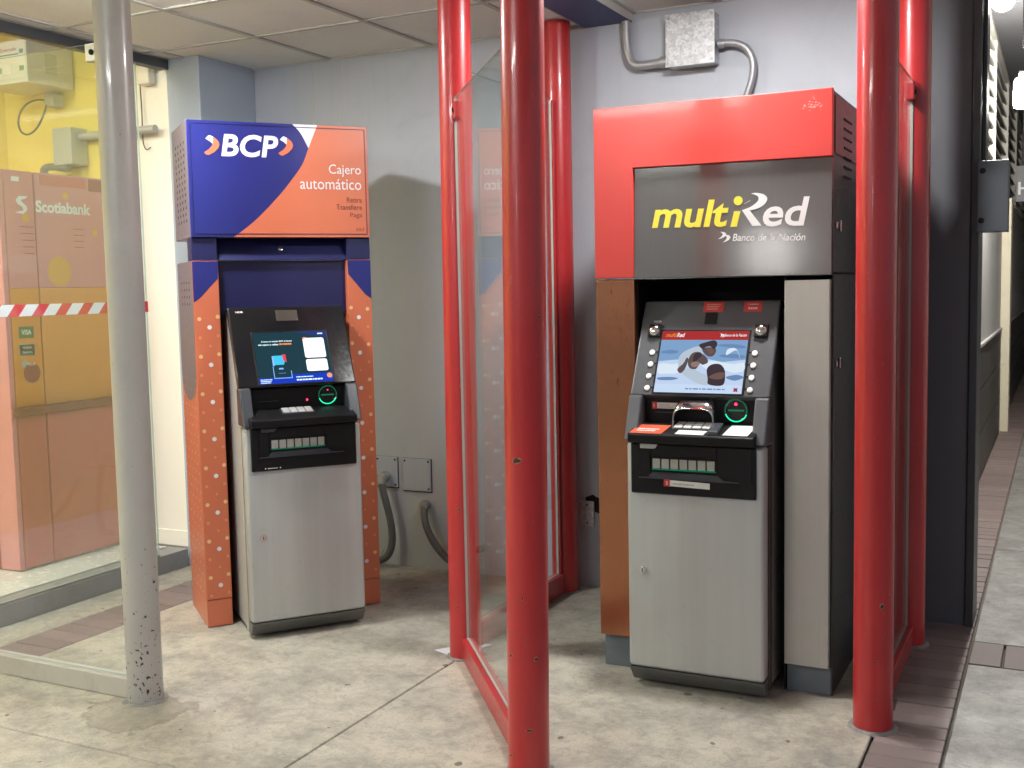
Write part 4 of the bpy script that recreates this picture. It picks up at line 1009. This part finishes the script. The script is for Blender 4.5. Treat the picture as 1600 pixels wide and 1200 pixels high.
# lobby room
lf = struct(obj('lobby_floor', MB().box(-8.6, -4.461, -2.6, 4.62, -.03, .090), m_step, smooth=0))
tl = MB().box(-.222, .222, -.222, .222, .0, .0085).mesh('floor_tile', [m_ltile], bevel=.002, seg=1)
for i in range(5):
    for j in range(12): link('floor_tile', tl, lf, (-4.70-.448*i, 4.36-.448*j, .0905))
ww = obj('lobby_wall', MB().box(-4.80, -4.336, 4.622, 4.80, .0, 3.2), m_cwall, smooth=0); tag(ww, 'cream white lobby wall strip beside the blue-grey column', 'wall')
obj('skirting', MB().box(-4.80, -4.337, 4.608, 4.621, .100, .190), m_cwall, ww, bevel=.003)
yw = obj('lobby_wall', MB().box(-5.62, -4.801, 4.622, 4.80, .0, 3.2), m_yel, smooth=0); tag(yw, 'yellow lobby wall carrying the grey junction box', 'wall')
yw2 = obj('lobby_wall', MB().box(-5.80, -5.621, .6, 4.80, .0, 3.2), m_yel, smooth=0); tag(yw2, 'yellow side wall behind the white control box', 'wall')
bw_ = obj('lobby_wall', MB().box(-8.8, -8.6, -2.8, .6, .0, 3.2), m_cwall, smooth=0); tag(bw_, 'far cream wall deep inside the bank lobby', 'wall')
lc_ = struct(obj('lobby_ceiling', MB().box(-8.8, -4.30, -2.6, 4.80, 3.2, 3.3), m_cwall, smooth=0))
for k, (x, y) in enumerate(((-4.92, 2.7), (-4.92, 1.2), (-4.92, -.4), (-4.92, -1.8), (-6.4, -.6))):
    t = thing('ceiling_panel_light', ['square light panel in the lobby ceiling nearest the red kiosk', 'second square light panel from the red kiosk in the lobby ceiling', 'third square light panel from the red kiosk in the lobby ceiling', 'square light panel at the street end of the lobby ceiling', 'square light panel deep inside the lobby ceiling'][k], 'ceiling light', (x, y, 3.2), group='light panels in the lobby ceiling')
    obj('frame', MB().box(-.32, .32, -.32, .32, -.022, -.001), m_ivory, t, bevel=.003)
    obj('diffuser', MB().box(-.295, .295, -.295, .295, -.026, -.0225), m_panel, t, smooth=0)
# red kiosk in the lobby
KX = -4.76
Q = thing('bank_kiosk', 'red, pink and ochre cash kiosk with white lettering inside the lobby', 'kiosk', (KX-.3, 4.2, .10))
def qb(name, m, x0, x1, y0, y1, z0, z1, bevel=.003, par=None):
    mb = MB(); mb.T = at(Q); mb.box(x0, x1, y0, y1, z0, z1); return obj(name, mb, m, par or Q, bevel=bevel)
qb('carcass', m_kpink, -5.60, KX-.013, 3.845, 4.612, .105, 2.145, .005)
low_ = qb('lower_panel', m_kred, KX-.012, KX, 4.066, 4.612, .108, .900); mid_ = qb('ochre_panel', m_korg, KX-.012, KX, 4.066, 4.612, .945, 1.553); top_ = qb('upper_panel', m_kpink, KX-.012, KX, 4.066, 4.612, 1.5545, 2.150)
qb('ledge', m_kdk, KX-.012, KX+.016, 3.845, 4.612, .902, .943)
s1 = qb('strip_panel', m_kred, KX-.012, KX-.001, 3.880, 4.056, .108, .900); s2 = qb('strip_panel', m_korg, KX-.012, KX-.001, 3.880, 4.056, .945, 1.553); s3 = qb('strip_panel', m_kpink, KX-.012, KX-.001, 3.880, 4.056, 1.5545, 2.150)
qb('corner_post', m_kpink, KX-.012, KX+.003, 3.842, 3.872, .108, 2.150)
for y in (3.876, 4.061): qb('seam', m_kline, KX-.0125, KX-.006, y-.0035, y+.0035, .108, 2.145, 0)
qb('top_band', m_kred, KX+.0005, KX+.003, 4.10, 4.40, 2.085, 2.140, 0, top_); qb('top_band', m_kdk, KX+.0005, KX+.003, 4.42, 4.60, 2.075, 2.140, 0, top_)
def qdisc(par, y, z, r, m):
    mb = MB(); mb.T = at(Q); mb.disc((KX+.0008, y, z), r, 24, 'X'); return obj('printed_dot', mb, m, par, smooth=0)
qdisc(top_, 4.195, 1.640, .078, m_kdot); qdisc(top_, 4.260, 2.040, .020, m_kdot); qdisc(top_, 4.448, 1.852, .018, m_kdot); qdisc(s3, 4.00, 1.912, .022, m_kdot); qdisc(s2, 3.985, 1.118, .052, m_kdk)
def fX(y, z, lift=.0009): return at(Q) @ frame((KX+lift, y, z), (0, 1, 0), (0, 0, 1))
obj('lettering', text_mb('Scotiabank', fX(4.066, 1.945), width=.36, height=.062, bold=.035), m_txtw, top_, smooth=0)
mb = MB()
Sg = [(4.020, 2.022), (3.965, 2.022), (3.945, 2.000), (3.955, 1.982), (3.985, 1.966), (3.990, 1.950), (3.935, 1.938), (3.985, 1.932), (4.012, 1.950), (4.010, 1.972), (3.985, 1.990), (3.975, 2.004), (4.000, 2.008)]
mb.T = at(Q); mb.poly([(KX+.0004, y, z) for y, z in Sg]); obj('emblem', mb, m_txtw, s3, smooth=0)
mb = MB(); mb.T = at(Q)
for k in range(4):
    mb.add([(KX+.0006, 4.30, 1.865-.032*k), (KX+.0006, 4.37, 1.865-.032*k), (KX+.0006, 4.37, 1.869-.032*k), (KX+.0006, 4.30, 1.869-.032*k)], [(0, 1, 2, 3)])
obj('printed_lines', mb, m_kdk, top_, smooth=0)['kind'] = 'stuff'
mb = MB(); mb.T = at(Q)
for k in range(5): mb.add([(KX-.0004, 3.96+.005*k, 1.865-.034*k), (KX-.0004, 4.045, 1.865-.034*k), (KX-.0004, 4.045, 1.869-.034*k), (KX-.0004, 3.96+.005*k, 1.869-.034*k)], [(0, 1, 2, 3)])
obj('printed_lines', mb, m_kdk, s3, smooth=0)['kind'] = 'stuff'
def qcard(y0_, y1_, z0_, z1_, m, words):
    mb = MB(); mb.T = at(Q); mb.add([(KX-.0003, y0_, z0_), (KX-.0003, y1_, z0_), (KX-.0003, y1_, z1_), (KX-.0003, y0_, z1_)], [(0, 1, 2, 3)]); o = obj('card_logo', mb, m, s2, smooth=0)
    mb = MB()
    for b_, z_, h_ in words: text_mb(b_, fX((y0_+y1_)/2, z_, .0001), height=h_, width=(y1_-y0_)*.66, bold=.02, align='CENTER', mb=mb)
    obj('lettering', mb, m_txtw, o, smooth=0)
qcard(3.918, 4.010, 1.298, 1.358, m_kgreen, [('VISA', 1.316, .026)])
qcard(3.916, 4.012, 1.206, 1.270, m_txtg, []); qcard(3.920, 4.008, 1.211, 1.265, m_kgreen, [('VISA', 1.244, .013), ('Electron', 1.220, .013)])
mb = MB(); mb.T = at(Q); mb.disc((KX-.0002, 3.945, 1.165), .020, 16, 'X'); lo = obj('card_logo', mb, m_txtg, s2, smooth=0)
obj('lettering', text_mb('PLUS', fX(3.962, 1.157, .0011), width=.045, height=.014, bold=.02), m_txtw, lo, smooth=0)
qb('name_plate', m_txtw, KX-.0005, KX+.002, 3.925, 3.970, 2.095, 2.118, .001, s3)
qb('side_slot', m_kdk, -5.20, -4.90, 3.838, 3.8435, .105, .70, 0)
# white control box, cables and boxes on the lobby walls
C_ = thing('control_box', 'white labelled control box high on the yellow lobby wall', 'control box', (-5.17, 4.5, 2.79))
mb = MB(); mb.T = at(C_); mb.box(-5.42, -5.040, 4.30, 4.615, 2.672, 2.905); cb = obj('case', mb, m_box, C_, bevel=.006)
def cbx(nm, m, x0, x1, z0, z1, lift=.001): 
    mb = MB(); mb.T = at(C_); mb.box(x0, x1, 4.2995-lift, 4.2993, z0, z1); return obj(nm, mb, m, cb, smooth=0)
cbx('face_sheet', m_stw, -5.40, -5.052, 2.70, 2.895, .0005)
m_kteal = basic('teal_print', (.10, .30, .24), .45)
cbx('printed_band', m_kteal, -5.40, -5.10, 2.823, 2.830); cbx('printed_mark', m_kteal, -5.092, -5.062, 2.828, 2.850); cbx('printed_mark', m_kteal, -5.098, -5.062, 2.735, 2.762); cbx('printed_mark', m_kteal, -5.30, -5.235, 2.732, 2.762)
cbx('socket', m_btn, -5.205, -5.155, 2.725, 2.775, .004)
obj('lettering', text_mb('Enersafe', at(C_) @ fy(-5.235, 4.2978, 2.845), width=.12, height=.020), m_kdk, cb, smooth=0)
mb = MB(); mb.T = at(C_); mb.box(-5.0398, -5.0380, 4.42, 4.50, 2.735, 2.845); obj('side_plate', mb, m_boxd, cb, bevel=.001)
pg = thing('cable_plug', 'looped black cable with a grey plug hanging under the control box', 'cable', (-5.17, 4.55, 2.6))
mb = MB(); mb.T = at(pg); mb.box(-5.20, -5.13, 4.54, 4.615, 2.585, 2.655); obj('socket', mb, m_boxd, pg, bevel=.004)
mb = MB(); mb.T = at(pg); mb.tube(bez([(-5.19, 4.53, 2.62), (-5.42, 4.50, 2.66), (-5.46, 4.50, 2.40), (-5.30, 4.50, 2.36), (-5.20, 4.50, 2.44), (-5.17, 4.53, 2.59)], 40), .006, 8); obj('cable', mb, m_blkcable, pg, smooth=60)
gj = thing('junction_box', 'grey junction box with a pipe on the yellow wall above the kiosk', 'junction box', (-5.03, 4.62, 2.34))
mb = MB(); mb.T = at(gj); mb.box(-5.105, -4.960, 4.50, 4.618, 2.245, 2.450); obj('case', mb, m_boxd, gj, bevel=.004)
mb = MB(); mb.T = at(gj); mb.tube([(-4.96, 4.57, 2.40), (-4.40, 4.57, 2.40)], .022, 14); obj('pipe', mb, m_boxd, gj, smooth=50)
mb = MB(); mb.T = at(gj); mb.tube(bez([(-5.03, 4.54, 2.245), (-5.03, 4.54, 2.19), (-5.10, 4.50, 2.26), (-5.26, 4.50, 2.30), (-5.26, 4.50, 2.17), (-5.12, 4.50, 2.155), (-4.98, 4.50, 2.165)], 40), .021, 12); obj('hose', mb, m_flex, gj, smooth=60)
si = thing('wall_sensor', 'small white sensor with a loose wire high on the cream lobby wall', 'sensor', (-4.47, 4.61, 2.7))
mb = MB(); mb.T = at(si); mb.box(-4.515, -4.425, 4.56, 4.618, 2.640, 2.765); obj('case', mb, m_ivory, si, bevel=.012)
mb = MB(); mb.T = at(si); mb.tube(bez([(-4.51, 4.60, 2.70), (-4.56, 4.60, 2.62), (-4.47, 4.60, 2.52), (-4.56, 4.60, 2.36), (-4.53, 4.60, 2.26), (-4.47, 4.60, 2.31)], 36), .0035, 6); obj('wire', mb, m_flex, si, smooth=60)

# ------------------------------------------------------------------ passage on the right
WX = -.53
pw = thing('passage_wall', 'light grey passage wall with dark slab panels below, beyond the pier', 'wall', (-.6, 9, 0))
def pb_(name, m, x0, x1, y0, y1, z0, z1, bevel=0, par=None):
    mb = MB(); mb.T = at(pw); mb.box(x0, x1, y0, y1, z0, z1); return obj(name, mb, m, par or pw, bevel=bevel)
pb_('wall', m_plight, -.75, WX-.012, 5.32, 24, -.03, 2.30)
pb_('capping', m_plight, -.541, WX+.012, 5.32, 24, 1.004, 1.026, .003)
for z0_, z1_ in ((0.0, .345), (.352, .680), (.687, 1.003)):
    for k in range(12):
        y0_ = 5.35+1.55*k; pb_('slab_panel', m_ppanel, WX-.011, WX, y0_+.004, y0_+1.546, z0_+.001, z1_, .003)
lt = thing('louvre_screen', 'pale slatted louvre screen above the passage wall', 'louvre', (-.55, 11, 2.3))
def lbox(nm, m, x0, x1, y0, y1, z0, z1):
    mb = MB(); mb.T = at(lt); mb.box(x0, x1, y0, y1, z0, z1); return obj(nm, mb, m, lt, bevel=.002)
lbox('bottom_rail', m_slat, -.60, -.53, 5.6, 20, 2.30, 2.345); lbox('top_rail', m_slat, -.60, -.53, 5.6, 20, 3.50, 3.545)
sl1 = MB().box(-.030, .030, -1.135, 1.135, -.007, .007).mesh('slat', [m_slat], bevel=.002, seg=1)
for j in range(6):
    for k in range(9):
        o_ = link('slat', sl1, lt, (-.02, -4.10+2.30*j, .105+.128*k)); o_.rotation_euler = (0, R(38), 0)
for k in range(7): lbox('upright', m_slat, -.60, -.53, 5.72+2.3*k, 5.78+2.3*k, 2.346, 3.499)
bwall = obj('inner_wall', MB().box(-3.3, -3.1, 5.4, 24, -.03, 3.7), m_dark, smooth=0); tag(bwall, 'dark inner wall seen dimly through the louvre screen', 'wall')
cpz = obj('cream_pilaster', MB().box(-.54, -.455, 11.85, 12.15, -.02, 2.28), m_pcream, bevel=.006); tag(cpz, 'narrow cream pilaster on the passage wall', 'pilaster')
so = struct(obj('passage_ceiling', MB().box(-3.3, 3.0, 5.32, 24, 3.60, 3.75), m_pceil, smooth=0))
so2 = struct(obj('passage_ceiling', MB().box(-.298, 3.0, 1.7, 5.31, 3.60, 3.75), m_pceil, smooth=0))
hs = thing('hanging_sign', 'grey overhead sign with a white letter H at the right edge', 'sign', (.3, 13, 2.5))
mb = MB(); mb.T = at(hs); mb.box(-.462, 1.2, 13.0, 13.08, 2.312, 2.690); hb_ = obj('board', mb, basic('sign_grey', (.20, .205, .215), .5), hs, bevel=.003)
obj('lettering', text_mb('H', at(hs) @ fy(-.442, 12.9985, 2.385), height=.135, bold=.02), m_txtw, hb_, smooth=0)
for x in (-.40, 1.1):
    mb = MB(); mb.T = at(hs); mb.tube([(x, 13.04, 2.69), (x, 13.04, 3.60)], .012, 8); obj('hanger', mb, m_dark2, hs)
def passage_lamp(x, y, z, label, long):
    t = thing('passage_lamp', label, 'lamp', (x, y, z), group='lamps along the passage ceiling')
    mb = MB().tube([(0, 0, 3.6-z), (0, 0, .12 if not long else .26)], .010, 10); obj('stem', mb, m_dark2, t)
    obj('holder', MB().lathe([(.030, .06), (.034, .075), (.030, .12 if not long else .10)], n=20), m_dark2, t)
    if long: prof = [(.030, -.16), (.055, -.15), (.062, -.12), (.062, .02), (.050, .05), (.030, .06)]
    else: prof = [(.012, -.055), (.035, -.045), (.055, -.02), (.058, .0), (.050, .03), (.032, .06)]
    obj('bulb', MB().lathe(prof, n=20), m_bulb2, t)
passage_lamp(-.297, 6.22, 2.90, 'round glowing bulb over the passage, nearest of the hanging lamps', False)
passage_lamp(-.277, 8.75, 2.86, 'tall glowing lamp further down the passage at the right edge', True)
end = obj('passage_end_wall', MB().box(-3.3, 3.2, 24, 24.2, -.03, 3.75), m_plight, smooth=0); tag(end, 'distant end wall closing the passage', 'wall')
rw = obj('passage_far_wall', MB().box(2.8, 3.0, 5.32, 24, -.03, 3.75), m_plight, smooth=0); tag(rw, 'right-hand wall of the passage outside the frame', 'wall')
